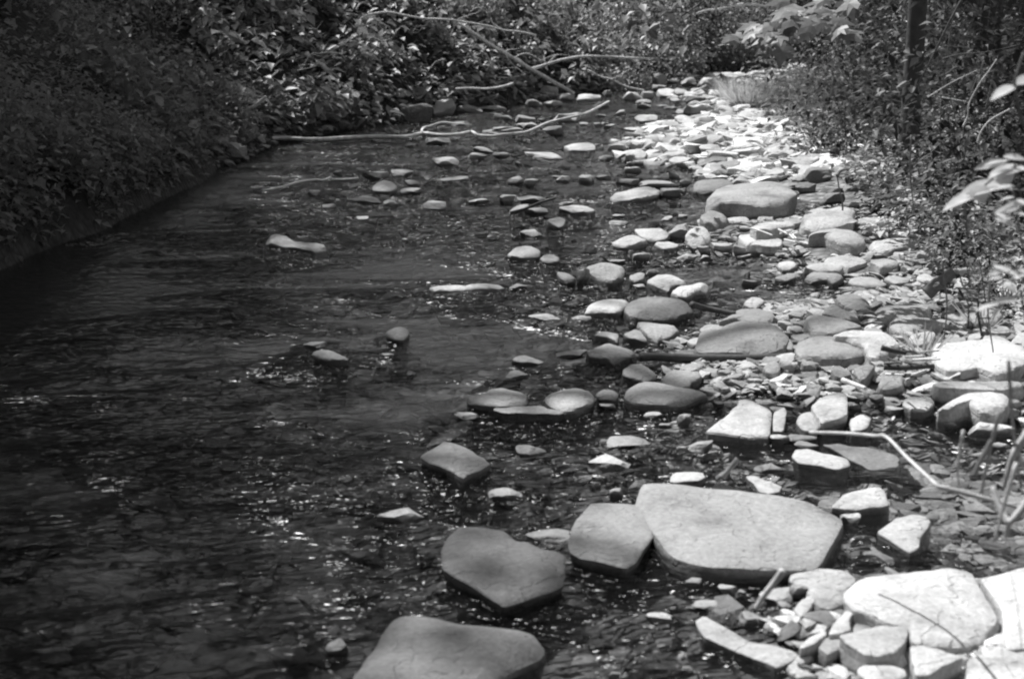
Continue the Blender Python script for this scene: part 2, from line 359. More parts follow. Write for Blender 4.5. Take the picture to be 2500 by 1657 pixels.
def slab(crop, tone, th, dome, pts, label=None, under=False, over=.97, name='rock', tiltmax=.75):
    P = np.array([cz(crop, *p) for p in pts]); thp = (max(th, 24) if crop == 'C6' else th * .8) * K
    x0, y0 = P.min(0); x1, y1 = P.max(0); xm = (x0 + x1) / 2
    base = on_ground(xm, min(y1 + thp, 1700))
    zref = max(g1(base[0], base[1]), 0) if not under else 0
    d = base[1]; mpp = math.hypot(d, CAM_H) / F
    zt = zref + (thp * mpp * 1.03 if not under else -.02)
    if not under and th >= 10: zt = max(zt, zref + .017)
    n = int(np.clip((x1 - x0) * .4, 30, 80)); O = np.array([0, 0, CAM_H]); a = random.uniform(-.03, .03)
    pp = resample(P, n, 2, .22) if dome >= .75 else resample(P, n, 1, .08)
    for it in range(3):                                          # the top clears the ground it lies on
        front = unproj(xm, y1, zt)
        W = (x1 - x0) * mpp; hm = (y1 - y0) * mpp; tan_t = (CAM_H - zt) / front[1]
        Dflat = hm / max(math.sin(math.atan(tan_t)), .03)
        D = min(Dflat, (tiltmax * 1.5 if d > 5 else 9) * W + .02)
        b = 0 if under or D >= Dflat - 1e-6 else max(0, hm / D - tan_t)
        nrm = np.array([-a, -b, 1.0]); pl = np.dot(nrm, front); T = []
        for q in pp:
            dr = ray(q[0], q[1]); t = (pl - np.dot(nrm, O)) / min(np.dot(nrm, dr), -1e-3); T.append(O + dr * t)
        up = float(np.max(ground(np.array(T)[:, 0], np.array(T)[:, 1]) + .014 - np.array(T)[:, 2]))
        if under or th < 10 or up <= 0: break
        zt += min(up, .12)
    T = np.array(T); c = T.mean(0); sz = math.sqrt(W * max(D, .05))
    e = min((.010 + .22 * dome * dome) * sz * .25 + .002, max(zt - zref, .02) * .5 + .004)
    zb = min(zref, g1(c[0], c[1]), g1(front[0], front[1]) if True else 0) - .05
    rings = []
    for s, dz in ((.3, 1), (.55, .9), (.76, .68), (.90, .36), (.975, .12)):
        q = c + (T - c) * s; q[:, 2] += dome * sz * .08 * dz - (e * .12 if s > .95 else 0); rings.append(q)
    q = T.copy(); q[:, 2] -= e * .55; rings.append(q)
    deep = zb < -.13                                              # the foot narrows under water
    for k, s in ((.25, 1.008 if not deep else .94), (.5, (1 + over) / 2 + .004 if not deep else .84), (.75, (1 + 2 * over) / 3 if not deep else .68), (1, over if not deep else .5)):
        q = T.copy(); q[:, :2] = c[:2] + (T[:, :2] - c[:2]) * s
        q[:, 2] = (T[:, 2] - e) * (1 - k) + zb * k; rings.append(q)
    top = c.copy(); top[2] += dome * sz * .08
    V = np.concatenate([[top]] + rings, 0); sd = Vector((random.uniform(-50, 50), random.uniform(-50, 50), random.uniform(-50, 50)))
    f1, f2 = 2.0 / sz, 6.0 / sz; am = sz * .034
    for i in range(len(V)):
        v = Vector(V[i]); w1 = noise.noise_vector(v * f1 + sd); w2 = noise.noise_vector(v * f2 + sd)
        V[i] += (np.array(w1) * .7 + np.array(w2) * .38) * am * np.array([.8, .8, 1.0])
    ctr = V.mean(0)
    for _ in range((5 if dome >= .75 else 12) if d > 4.6 else 0):                # chipped corners and edges
        az, el = random.uniform(0, 6.28), random.uniform(.0, .85); nv = np.array([math.cos(az) * math.cos(el), math.sin(az) * math.cos(el), math.sin(el)])
        dd = (V - ctr) @ nv; kk = dd.max() - sz * (random.uniform(.015, .06) if d > 5 else random.uniform(.008, .028)); m_ = dd > kk; V[m_] -= np.outer(dd[m_] - kk, nv) * .96
    st = 1 + 6 * n
    for i in range(st, len(V)):                              # layered, chipped sides
        lay = noise.noise(Vector((V[i][0] * 3, V[i][1] * 3, V[i][2] * 60)) + sd)
        V[i][:2] += (V[i][:2] - c[:2]) * lay * .05
    Fc = [(0, 1 + k, 1 + (k + 1) % n) for k in range(n)]
    for r in range(len(rings) - 1):
        o = 1 + r * n
        for k in range(n): Fc.append((o + k, o + n + k, o + n + (k + 1) % n, o + (k + 1) % n))
    # keep the winding outward
    area = .5 * np.sum(T[:, 0] * np.roll(T[:, 1], -1) - np.roll(T[:, 0], -1) * T[:, 1])
    if area < 0: Fc = [q[::-1] for q in Fc]
    org = np.array([c[0], c[1], zref])
    o = mk(name, V - org, Fc, M_ROCK); o.location = org; o.data.set_sharp_from_angle(angle=R(30))
    al = albedo(tone, xm, y1); o.color = (al, al, al, 1)
    bpy.context.view_layer.update() if False else None; rocks.append([o, (xm, (y0 + y1) / 2), x1 - x0, al, 'flat' if dome < .5 else 'rounded', label, y0, y1 + thp]); return o

def ico(sub):
    import bmesh
    bm = bmesh.new(); bmesh.ops.create_icosphere(bm, subdivisions=sub, radius=1)
    v = np.array([tuple(x.co) for x in bm.verts]); f = [tuple(y.index for y in x.verts) for x in bm.faces]; bm.free(); return v, f
ICO4, ICO3, ICO2, ICO1 = ico(4), ico(3), ico(2), ico(1)
def blob_shape(seed, ang, base):
    r = random.Random(seed); v = base[0].copy()
    for _ in range(int(7 + 9 * ang)):
        nv = np.array([r.gauss(0, 1), r.gauss(0, 1), r.gauss(0, .8)]); nv /= np.linalg.norm(nv); k = r.uniform(.38, .8)
        d = v @ nv; m = d > k; v[m] -= np.outer((d[m] - k) * (.85 + .15 * ang), nv)
    for zc in (1, 1):                                       # flat, slightly tilted top
        nv = np.array([r.gauss(0, .16), r.gauss(-.06, .14), 1.0]); nv /= np.linalg.norm(nv); k = r.uniform(.34, .60); d = v @ nv; m = d > k; v[m] -= np.outer((d[m] - k) * (.75 + .2 * ang), nv)
    sd = Vector((r.uniform(-60, 60), r.uniform(-60, 60), r.uniform(-60, 60)))
    for i in range(len(v)):
        p = Vector(v[i]); v[i] += np.array(noise.noise_vector(p * 1.3 + sd)) * .10 + np.array(noise.noise_vector(p * 4 + sd)) * .03
    lo, hi = v.min(0), v.max(0); return (v - (lo + hi) / 2) / ((hi - lo) / 2)
def blob(crop, x0, y0, x1, y1, tone, peak=.5, ang=.5, label=None, dr=.75, name='rock'):
    (a0, b0), (a1, b1) = cz(crop, x0, y0), cz(crop, x1, y1)
    base = on_ground((a0 + a1) / 2, min(b1, 1690)); dist = math.hypot(base[1], CAM_H); mpp = dist / F
    W = (a1 - a0) * mpp; Ht = (b1 - b0) * mpp; th = math.atan2(CAM_H - base[2], base[1])
    D = min(W * dr, .8 * Ht / max(math.sin(th), .03)); H = max((Ht - D * math.sin(th) * .8) / math.cos(th), .25 * Ht)
    v = blob_shape(hash((crop, x0, y0)) % 9999 if False else int(x0 * 7 + y0 * 13 + len(rocks)), ang, ICO4 if a1 - a0 > 60 else ICO3)
    sink = .55 * H
    V = v * np.array([W / 2, D / 2, (H + sink) / 2]); V[:, 2] += (H - sink) / 2
    V[:, 0] += (peak - .5) * W * .8 * np.clip(V[:, 2] / H, 0, 1); V[:, 0] *= 1 - .35 * abs(peak - .5) * 2 * np.clip(V[:, 2] / H, 0, 1)
    o = mk(name, V, np.array((ICO4 if a1 - a0 > 60 else ICO3)[1]), M_ROCK); o.data.set_sharp_from_angle(angle=R(24))
    o.location = (base[0], base[1] + D * .45, base[2])
    al = albedo(tone, (a0 + a1) / 2, b1); o.color = (al, al, al, 1)
    rocks.append([o, ((a0 + a1) / 2, (b0 + b1) / 2), a1 - a0, al, 'angular' if ang > .6 else 'rounded' if H > .35 * W else 'low', label, b0, b1]); return o

# ---- foreground slabs
slab('E4', .165, 130, .8, [(1150,1650),(1240,1520),(1380,1300),(1450,1200),(1520,1090),(1620,1035),(1760,1040),(1960,1075),(2150,1120),(2360,1135),(2590,1155),(2730,1190),(2790,1260),(2838,1330),(2790,1400),(2670,1460),(2500,1560),(2350,1680),(1700,1720)], 'big smooth dark rock cut off by the bottom of the picture', name='boulder')
slab('E5', .135, 165, .4, [(62,290),(200,300),(440,350),(560,440),(640,440),(760,500),(910,515),(965,560),(945,690),(925,790),(740,855),(520,930),(430,965),(330,900),(170,800),(20,720),(-70,640),(-75,500),(-20,380)], 'smooth dark five-sided rock in the water, notched on its far edge', name='boulder')
slab('E5', .31, 135, .2, [(1150,105),(1350,110),(1600,125),(1740,150),(1755,190),(1680,380),(1590,520),(1540,600),(1440,650),(1210,600),(1060,575),(990,520),(955,450),(1000,330),(1080,200)], 'squarish grey slab leaning against the left end of the largest pale slab')
slab('E5', .41, 150, .3, [(1520,160),(1580,-55),(1900,-58),(2366,5),(2700,60),(3000,130),(3160,190),(3240,245),(3245,290),(3200,380),(3130,490),(3050,600),(2990,645),(2880,655),(2366,660),(2150,640),(1990,610),(1860,565),(1740,480),(1640,330)], 'largest pale flat slab, long and smooth, in the foreground water')
slab('E6', .62, 60, .5, [(985,760),(1080,720),(1400,690),(1550,670),(1750,640),(1830,650),(1940,700),(1990,800),(2080,930),(2150,1050),(2130,1110),(1990,1260),(1900,1290),(1500,1270),(1430,1240),(1410,1150),(1190,1105),(1060,1040),(950,1010),(890,950),(870,860)], 'broad bright white slab crossed by grass stems at the bottom right')
slab('E6', .64, 60, .3, [(2000,730),(2200,690),(2366,640),(2500,650),(2560,900),(2480,1300),(2220,1320),(2190,1200),(2180,1000),(2090,850)], 'bright white slab at the right edge, beside the broad white one')
slab('E6', .50, 60, .25, [(840,1200),(1190,1120),(1400,1130),(1410,1180),(1390,1260),(1310,1340),(1180,1370),(1060,1370),(980,1330),(890,1270)], 'triangular pale grey slab in front of the broad white slab')
slab('E6', .52, 45, .15, [(-350,1085),(-270,1040),(-130,1110),(0,1185),(190,1285),(330,1285),(510,1375),(390,1450),(320,1480),(150,1400),(-60,1310),(-280,1225)], 'long narrow pale slab lying diagonally in the water at bottom right')
slab('E6', .50, 40, .5, [(440,690),(560,660),(800,665),(920,680),(975,730),(985,770),(870,850),(750,830),(600,850),(420,750)], 'pale slab in front of the right end of the largest slab')
slab('E6', .44, 50, .9, [(640,860),(680,820),(820,835),(870,870),(885,930),(850,970),(760,1000),(680,985),(630,920)], 'round banded grey cobble touching the left tip of the broad white slab')
slab('E6', .55, 40, .5, [(470,990),(530,910),(630,870),(640,930),(600,990),(520,1060)], 'small pale stone left of the round banded cobble')
slab('E6', .60, 40, .3, [(900,1000),(960,1020),(920,1080),(940,1160),(860,1190),(750,1200),(790,1110)], 'white wedge stone standing behind the triangular slab')
slab('E6', .60, 60, .3, [(730,1165),(740,1200),(640,1270),(530,1315),(510,1300),(580,1230)], 'narrow white stone tilted above a dark gap at bottom right')
slab('E6', .42, 50, .5, [(670,1310),(730,1230),(830,1205),(900,1270),(880,1300),(740,1370)], 'grey stone under the left corner of the triangular slab')
slab('E6', .64, 40, .8, [(980,1480),(1150,1430),(1300,1460),(1390,1480),(1400,1568),(1100,1610),(1000,1530)], 'rounded white stone at the bottom edge below the triangular slab')
slab('E6', .58, 40, .3, [(1420,1300),(1550,1290),(1880,1390),(1700,1460),(1600,1530),(1480,1530),(1440,1420)], 'white sloping stone in front of the broad white slab')
slab('E6', .62, 40, .3, [(1900,1400),(2150,1310),(2300,1350),(2500,1400),(2450,1640),(1880,1640)], 'white slab filling the bottom right corner')
slab('E6', .56, 35, .4, [(1150,360),(1290,250),(1450,215),(1560,225),(1600,270),(1570,330),(1510,390),(1500,480),(1430,520),(1300,450),(1190,390)], 'angular white rock standing in the shallow pool at right')
slab('D3', .56, 80, .7, [(760,1480),(870,1380),(980,1340),(1170,1310),(1220,1350),(1255,1460),(1200,1480),(1000,1500),(880,1500)], 'pale blocky rock behind the right end of the largest slab')
slab('E6', .30, 6, .5, [(880,500),(1000,450),(1110,460),(1220,540),(1350,610),(1250,630),(1130,560),(960,590)], 'dark wet stone awash beyond the broad white slab', under=False)
slab('D3', .58, 50, .3, [(450,1060),(480,1000),(580,1000),(830,1060),(920,1090),(940,1130),(830,1165),(640,1130),(500,1110)], 'long bright slab in the shallow pool near the bent pale stem')
slab('D3', .30, 5, .2, [(700,960),(830,950),(1000,980),(1200,1010),(1330,1060),(1350,1110),(1310,1160),(1100,1170),(980,1120),(850,1040)], 'grey sheet of rock awash under the bent pale stem')
slab('D3', .60, 40, .3, [(70,1230),(130,1210),(230,1250),(370,1310),(350,1350),(260,1370),(180,1350),(130,1280)], 'white pointed stone just behind the largest pale slab')
slab('D2', .60, 12, .3, [(1810,1230),(1850,1190),(1950,1185),(2080,1195),(2110,1230),(2050,1255),(1880,1275),(1810,1270)], 'low bright stone touching the far edge of the largest slab')
slab('D3', .60, 60, .6, [(-270,860),(-130,750),(0,650),(0,595),(70,580),(130,600),(290,680),(280,780),(270,900),(100,905),(-100,880)], 'large white wedge boulder beside the gravel spit', name='boulder')
slab('D3', .52, 60, .3, [(300,700),(390,650),(410,700),(380,850),(290,850)], 'narrow pale block split off the white wedge boulder')
slab('D3', .54, 125, .5, [(600,640),(720,560),(820,530),(900,545),(915,620),(910,720),(800,760),(690,790),(650,720)], 'tall square-shouldered pale boulder with a dark undercut front', name='boulder')
slab('D3', .48, 30, .9, [(480,790),(500,720),(580,690),(650,700),(690,780),(680,840),(600,860),(530,840)], 'rounded grey rock between the two pale boulders')
slab('D3', .60, 25, .6, [(920,760),(1040,705),(1110,740),(1090,800),(1030,850),(940,860)], 'white stone right of the square-shouldered boulder')
slab('D3', .62, 50, .4, [(1600,190),(1620,130),(1890,100),(2090,75),(2200,90),(2366,160),(2420,220),(2366,300),(2320,350),(2180,390),(2130,390),(1990,330),(1870,340),(1740,345),(1660,300),(1610,250)], 'big bright white slab with cracks near the right edge')
slab('D3', .64, 40, .2, [(1600,465),(1700,440),(1850,460),(2100,435),(2250,430),(2366,450),(2360,490),(2200,510),(2030,520),(1900,510),(1680,490)], 'long thin white slab below the cracked white slab')
slab('D3', .55, 30, .7, [(1640,670),(1760,600),(1900,540),(2110,525),(2250,560),(2240,640),(2180,700),(2110,710),(2000,700),(1900,640),(1750,680)], 'curved pale slab with a light rim, below the long thin slab')
slab('D3', .55, 30, .6, [(1370,600),(1420,570),(1590,565),(1625,610),(1630,650),(1540,690),(1420,680),(1360,640)], 'pale oblong rock left of the curved pale slab')
slab('D3', .37, 30, .9, [(1150,450),(1200,400),(1330,375),(1390,420),(1390,480),(1280,510),(1180,510)], 'grey egg-shaped rock among driftwood bits at right')
slab('D3', .33, 15, .4, [(770,350),(830,300),(950,360),(960,390),(860,415),(810,405)])
slab('D3', .38, 15, .4, [(950,330),(1050,300),(1150,300),(1060,420),(1030,440),(980,400)])
slab('D3', .37, 20, .9, [(200,330),(240,290),(320,275),(365,310),(365,360),(290,385),(230,360)], 'small grey dome below the dark log')
slab('D3', .38, 30, .9, [(470,170),(500,120),(600,80),(780,75),(960,85),(1050,110),(1090,160),(1080,220),(1000,260),(850,275),(700,270),(480,250)], 'grey humped boulder above the right end of the dark log', name='boulder')
slab('D3', .61, 25, .6, [(740,75),(860,35),(1000,20),(1200,35),(1310,80),(1390,160),(1340,190),(1240,200),(1280,230),(1180,285),(1100,280),(1040,150),(900,100)], 'bright white rock emerging behind the grey humped boulder')
slab('C6', .36, 40, .7, [(550,1300),(600,1240),(900,1290),(1110,1360),(1000,1380),(860,1390),(720,1410),(560,1390)], 'grey tapered rock behind the bright white one')
slab('C6', .32, 35, .7, [(-400,1500),(-350,1400),(-170,1380),(0,1300),(200,1310),(400,1370),(500,1430),(460,1500),(300,1560),(0,1585),(-380,1575)], 'broad dull grey boulder lying above the dark log', name='boulder')
slab('C6', .33, 25, .6, [(-180,1310),(-90,1260),(20,1205),(200,1200),(350,1240),(330,1310),(200,1320),(0,1290)])
slab('D3', .36, 15, .5, [(300,160),(380,110),(460,110),(460,180),(380,180)])
slab('C6', .42, 20, .5, [(1100,1200),(1160,1180),(1350,1150),(1560,1155),(1640,1190),(1610,1240),(1500,1280),(1300,1270),(1230,1310),(1150,1260)], 'smooth grey shield-shaped slab on the right shore')
slab('C6', .42, 20, .6, [(1230,1300),(1300,1265),(1580,1260),(1700,1320),(1650,1370),(1480,1390),(1380,1420),(1300,1380)], 'smooth grey slab in front of the shield-shaped one')
slab('C6', .5, 20, .5, [(1390,1470),(1450,1400),(1600,1370),(1650,1400),(1630,1460),(1500,1500)])
slab('C6', .43, 20, .5, [(1650,1180),(1850,1120),(2050,1170),(2190,1230),(2200,1300),(1980,1310),(1800,1280),(1700,1250)], 'grey slab under thin twigs at the right shore')
slab('C6', .40, 15, .5, [(1720,1010),(1850,1010),(2100,1070),(2200,1120),(2150,1190),(1950,1110),(1800,1090)])
slab('C6', .45, 15, .5, [(1660,1040),(1720,1050),(1810,1100),(1790,1135),(1690,1110)])
slab('C6', .40, 15, .4, [(690,1240),(770,1140),(870,1200),(1010,1240),(1010,1300),(850,1270)])
slab('C6', .29, 25, .8, [(790,1090),(880,1070),(1010,1080),(1090,1140),(1100,1200),(1010,1215),(940,1200),(850,1150)], 'dull grey rounded rock by the small inlet at right')
slab('C6', .36, 10, .4, [(1115,1090),(1210,1095),(1290,1150),(1200,1165)])
slab('C6', .44, 25, .7, [(900,970),(950,940),(1150,945),(1240,1000),(1200,1025),(1050,1025),(940,1000)], 'pale grooved rock at the water of the small inlet')
slab('C6', .45, 15, .5, [(1190,940),(1300,925),(1430,950),(1420,985),(1300,985)])
slab('C6', .35, 35, .6, [(510,940),(600,900),(800,885),(890,930),(800,990),(740,960),(620,960)], 'grey low rock jutting into the pool left of the grooved rock')
slab('C6', .34, 15, .4, [(290,940),(400,910),(490,900),(480,940),(380,975)])
slab('C6', .5, 15, .4, [(530,850),(640,830),(800,810),(890,840),(850,885),(700,885)])
slab('C6', .5, 15, .4, [(690,790),(850,750),(1000,770),(1090,800),(1000,840),(900,880),(760,830)])
slab('C6', .45, 15, .4, [(1070,790),(1250,785),(1350,810),(1320,840),(1180,860)])
slab('C6', .54, 40, .9, [(500,480),(560,400),(640,370),(740,380),(860,345),(990,380),(960,460),(920,520),(760,550),(640,560),(520,520)], 'pale lumpy boulder just right of the big blocky boulder', name='boulder')
slab('C6', .46, 30, .8, [(570,600),(640,560),(800,545),(950,545),(1040,600),(1070,670),(950,690),(820,660),(700,590)], 'smooth hollowed rock in front of the pale lumpy boulder')
slab('C6', .6, 20, .6, [(1200,560),(1260,540),(1380,560),(1430,590),(1380,605),(1240,610)])
slab('C6', .55, 25, .5, [(1075,650),(1200,630),(1350,605),(1500,610),(1470,660),(1300,710),(1220,750),(1130,740)], 'broad pale wedge of rock at the foot of the right bank')
slab('C6', .55, 20, .4, [(0,590),(100,575),(300,590),(390,640),(370,690),(230,680),(60,670)])
slab('C6', .55, 20, .4, [(100,530),(180,480),(300,480),(460,475),(480,510),(350,530),(250,560),(130,570)], 'low pale slab at the front foot of the big blocky boulder')
slab('C6', .5, 50, .5, [(960,470),(1050,440),(1180,455),(1220,490),(1100,500)], 'pale rock with a dark hollow under its right end')
slab('C6', .55, 10, .3, [(1060,385),(1130,320),(1230,270),(1240,300),(1160,370)])
slab('C6', .6, 25, .4, [(1330,340),(1400,300),(1490,310),(1490,360),(1400,410)])
slab('C6', .43, 130, .5, [(-262,290),(-200,215),(-100,172),(50,158),(350,156),(440,188),(508,245),(480,318),(300,345),(100,345),(-100,335),(-225,330)], 'big blocky boulder with a sunlit top and dark undercut front', name='boulder', over=.84)
# ---- mid stream
slab('C5', .37, 30, .9, [(460,750),(520,700),(630,675),(720,690),(760,740),(740,770),(600,780),(500,775)], 'smooth egg-shaped rock in midstream, left of its companion')
slab('C5', .38, 20, .8, [(730,770),(800,740),(870,755),(910,790),(880,810),(760,805)], 'smaller rock against the right side of the egg-shaped rock')
slab('C5', .42, 20, .5, [(1090,840),(1180,820),(1290,815),(1400,840),(1450,870),(1430,930),(1370,975),(1290,985),(1230,970),(1150,890)], 'five-sided grey rock with a dark right face in midstream', name='boulder')
slab('C5', .34, 25, .5, [(870,890),(960,900),(1040,940),(1030,960),(960,975),(900,940)])
slab('C5', .55, 10, .5, [(1470,920),(1560,890),(1620,910),(1600,950),(1520,975),(1480,960)])
slab('C5', .5, 15, .6, [(1610,970),(1700,920),(1810,910),(1900,940),(1980,980),(1950,1000),(1860,1000),(1790,1040),(1700,1010)], 'pale arched rock right of the five-sided rock')
slab('C5', .55, 60, .6, [(1790,1060),(1870,1020),(2000,1000),(2090,975),(2150,1000),(2140,1040),(2050,1050),(1950,1100),(1850,1090)], 'pale saddle-shaped rock in front of the arched one')
slab('C5', .5, 15, .9, [(1070,1220),(1160,1150),(1260,1130),(1400,1115),(1490,1130),(1440,1190),(1420,1240),(1250,1230),(1110,1245)], 'pale hump against the left end of the oval dark boulder')
slab('C5', .26, 35, 1.0, [(1420,1220),(1450,1170),(1530,1115),(1700,1108),(1880,1120),(2000,1160),(2030,1200),(1980,1260),(1850,1290),(1650,1295),(1480,1270)], 'oval smooth dark boulder in midstream', name='boulder')
slab('C5', .42, 40, .6, [(1520,1310),(1650,1305),(1800,1330),(1910,1360),(1850,1400),(1760,1460),(1720,1470),(1640,1440),(1580,1370)], 'pale keel-shaped rock in front of the oval dark boulder')
slab('C5', .34, 20, .4, [(1410,1410),(1540,1355),(1590,1400),(1640,1470),(1500,1440)])
slab('C5', .5, 10, .5, [(1160,1410),(1230,1385),(1360,1380),(1390,1410),(1380,1470),(1290,1430)])
slab('D2', .34, 25, .6, [(1090,230),(1190,160),(1300,120),(1420,170),(1560,200),(1530,225),(1350,280),(1200,250)], 'grey diamond-shaped rock at the left end of the dark log')
slab('D2', .37, 15, .5, [(1370,375),(1500,300),(1590,290),(1690,370),(1700,410),(1650,450),(1550,440)], 'grey fan-shaped rock beneath the dark log')
slab('D2', .37, 15, .6, [(1710,390),(1800,350),(1900,350),(2080,360),(2090,420),(1980,450),(1990,480),(1900,500),(1760,470)], 'grey rock between the fan-shaped rock and the gravel')
slab('D2', .42, 20, .9, [(1410,600),(1440,520),(1540,455),(1700,460),(1850,500),(2050,520),(2150,550),(2050,580),(1950,620),(1800,640),(1600,640)], 'long whale-backed grey rock at the edge of the gravel spit', name='boulder')
slab('D2', .42, 30, .6, [(120,580),(290,545),(330,500),(430,495),(600,530),(650,570),(655,615),(560,650),(380,650),(280,635),(140,615)], 'pale peaked rock, leftmost of a row across the riffle')
slab('D2', .30, 10, .2, [(330,660),(560,650),(760,640),(800,670),(950,695),(900,715),(700,705),(450,705)], 'dark wet ledge awash in front of the row across the riffle')
slab('D2', .38, 20, .9, [(760,590),(820,550),(950,505),(1060,500),(1150,530),(1200,580),(1170,640),(1050,690),(900,700),(800,640)], 'grey domed rock second from left in the riffle row')
slab('D2', .27, 20, .9, [(1190,550),(1260,510),(1350,515),(1395,560),(1370,600),(1220,590)], 'small dark dome just left of the whale-backed rock')
slab('D1', .245, 100, .3, [(1770,1070),(1880,990),(1965,930),(2060,945),(2180,1000),(2330,1085),(2366,1120),(2260,1180),(2170,1215),(2130,1250),(2060,1205),(1950,1140),(1850,1115)], 'tilted square grey slab alone in the rippled foreground water')
slab('C4', .24, 40, 1.0, [(1470,1400),(1540,1360),(1620,1345),(1690,1370),(1690,1410),(1640,1460),(1560,1450)], 'round wet rock alone in the middle of the stream')
slab('D1', .24, 12, .8, [(870,215),(950,180),(1040,185),(1130,230),(1210,270),(1100,280),(920,250)], 'low wet rock with water running over it at left midstream')
blob('E4', 985, 1225, 1180, 1400, .26, .5, .3, 'small pointed stone left of the big bottom rock')
slab('C5', .48, 6, .5, [(-190,1015),(-50,1005),(100,1020),(200,1000),(300,988),(400,1005),(470,1030),(400,1040),(250,1040),(0,1052),(-180,1058)], 'very long thin stone just breaking the surface in midstream')
slab('C5', .5, 25, .5, [(1320,655),(1420,600),(1510,570),(1560,600),(1640,640),(1560,670),(1480,690),(1360,680)], 'pale wedge at the left tip of the midstream rock pile')
slab('C5', .5, 30, .4, [(1510,545),(1620,540),(1750,530),(1830,580),(1800,620),(1650,640),(1560,600)], 'pale slab propped in the midstream rock pile')
slab('C5', .5, 15, .5, [(1640,650),(1800,640),(1890,670),(1850,700),(1750,705)])
blob('C5', 1800, 490, 2010, 640, .45, .6, .7, 'angular grey rock at the back of the midstream rock pile')
slab('C5', .55, 30, .9, [(1930,590),(1980,530),(2080,510),(2130,550),(2160,640),(2100,670),(2000,690),(1960,650)], 'pale striped boulder at the right of the midstream rock pile', name='boulder')
for q in [(2030,670,2150,750,.45),(1500,725,1650,805,.48),(1870,735,2050,812,.5),(2150,640,2340,735,.55),(2170,570,2366,650,.58),(2330,660,2440,770,.56),(1040,850,1150,985,.42),(1615,865,1720,940,.5),
          (550,258,780,325,.34),(400,250,540,328,.14),(610,355,810,425,.26),(1720,190,1910,285,.33),(1570,130,1890,210,.40),(450,100,610,172,.4),(610,120,740,192,.4),(870,95,990,158,.42),(1055,90,1190,162,.37),(1190,90,1330,132,.32),
          (1890,115,1990,190,.3),(1870,195,1960,240,.42),(1800,60,1900,130,.16),(1740,430,1840,470,.42),(1880,415,1960,450,.42),(1310,780,1450,830,.3),(480,985,640,1035,.4),(1510,990,1620,1035,.55),(2100,1140,2260,1200,.3),(2060,750,2170,800,.35)]:
    blob('C5', *q, .5, random.uniform(.2, .9))
slab('C5', .5, 10, .3, [(870,365),(1000,345),(1120,340),(1210,390),(1120,402),(1000,392)], 'pale flat arrowhead stone in the dark midstream pool')
slab('C5', .42, 10, .3, [(470,395),(560,340),(640,320),(670,345),(600,380)], 'pale sloping stone with a thin dark stick across it')
slab('C5', .3, 25, .4, [(770,465),(900,440),(960,455),(950,500),(900,530)])
slab('C5', .5, 15, .4, [(1290,310),(1350,240),(1450,225),(1560,190),(1700,195),(1740,240),(1640,290),(1500,297),(1380,303)], 'long pale sloping rock left of the big blocky boulder')
slab('C5', .29, 25, .9, [(1975,210),(2010,150),(2100,130),(2250,130),(2366,160),(2300,230),(2050,240)], 'rounded grey boulder half hidden behind the big blocky boulder', name='boulder')
slab('C4', .30, 8, .7, [(450,620),(540,590),(620,610),(700,655),(820,655),(900,690),(1060,705),(1070,730),(900,735),(660,700),(480,650)], 'faint long rock awash in the deep shade at left')
for q in [(1270,55,1520,130,.26),(1530,45,1720,112,.29),(1640,130,1780,195,.3),(1600,195,1800,255,.3),(840,215,955,262,.18),(1470,295,1600,352,.25),(960,330,1080,372,.2),(1790,305,1990,375,.29),(1060,50,1135,92,.22),(1230,430,1350,465,.16),(2030,455,2060,470,.3)]:
    blob('C4', *q, .5, random.uniform(.3, .9))
slab('C4', .34, 20, .4, [(1370,190),(1420,150),(1500,130),(1560,150),(1600,200),(1540,230),(1400,225)], 'pale roof-shaped rock in the small pile at left midstream')
slab('C4', .23, 8, .4, [(1110,300),(1250,280),(1330,255),(1440,290),(1460,320),(1280,310)], 'low grey rock below the small pile at left midstream')
slab('C4', .38, 10, .3, [(1880,135),(2050,112),(2200,100),(2195,125),(2050,140)], 'thin sliver of stone pointing right in the upper riffle')
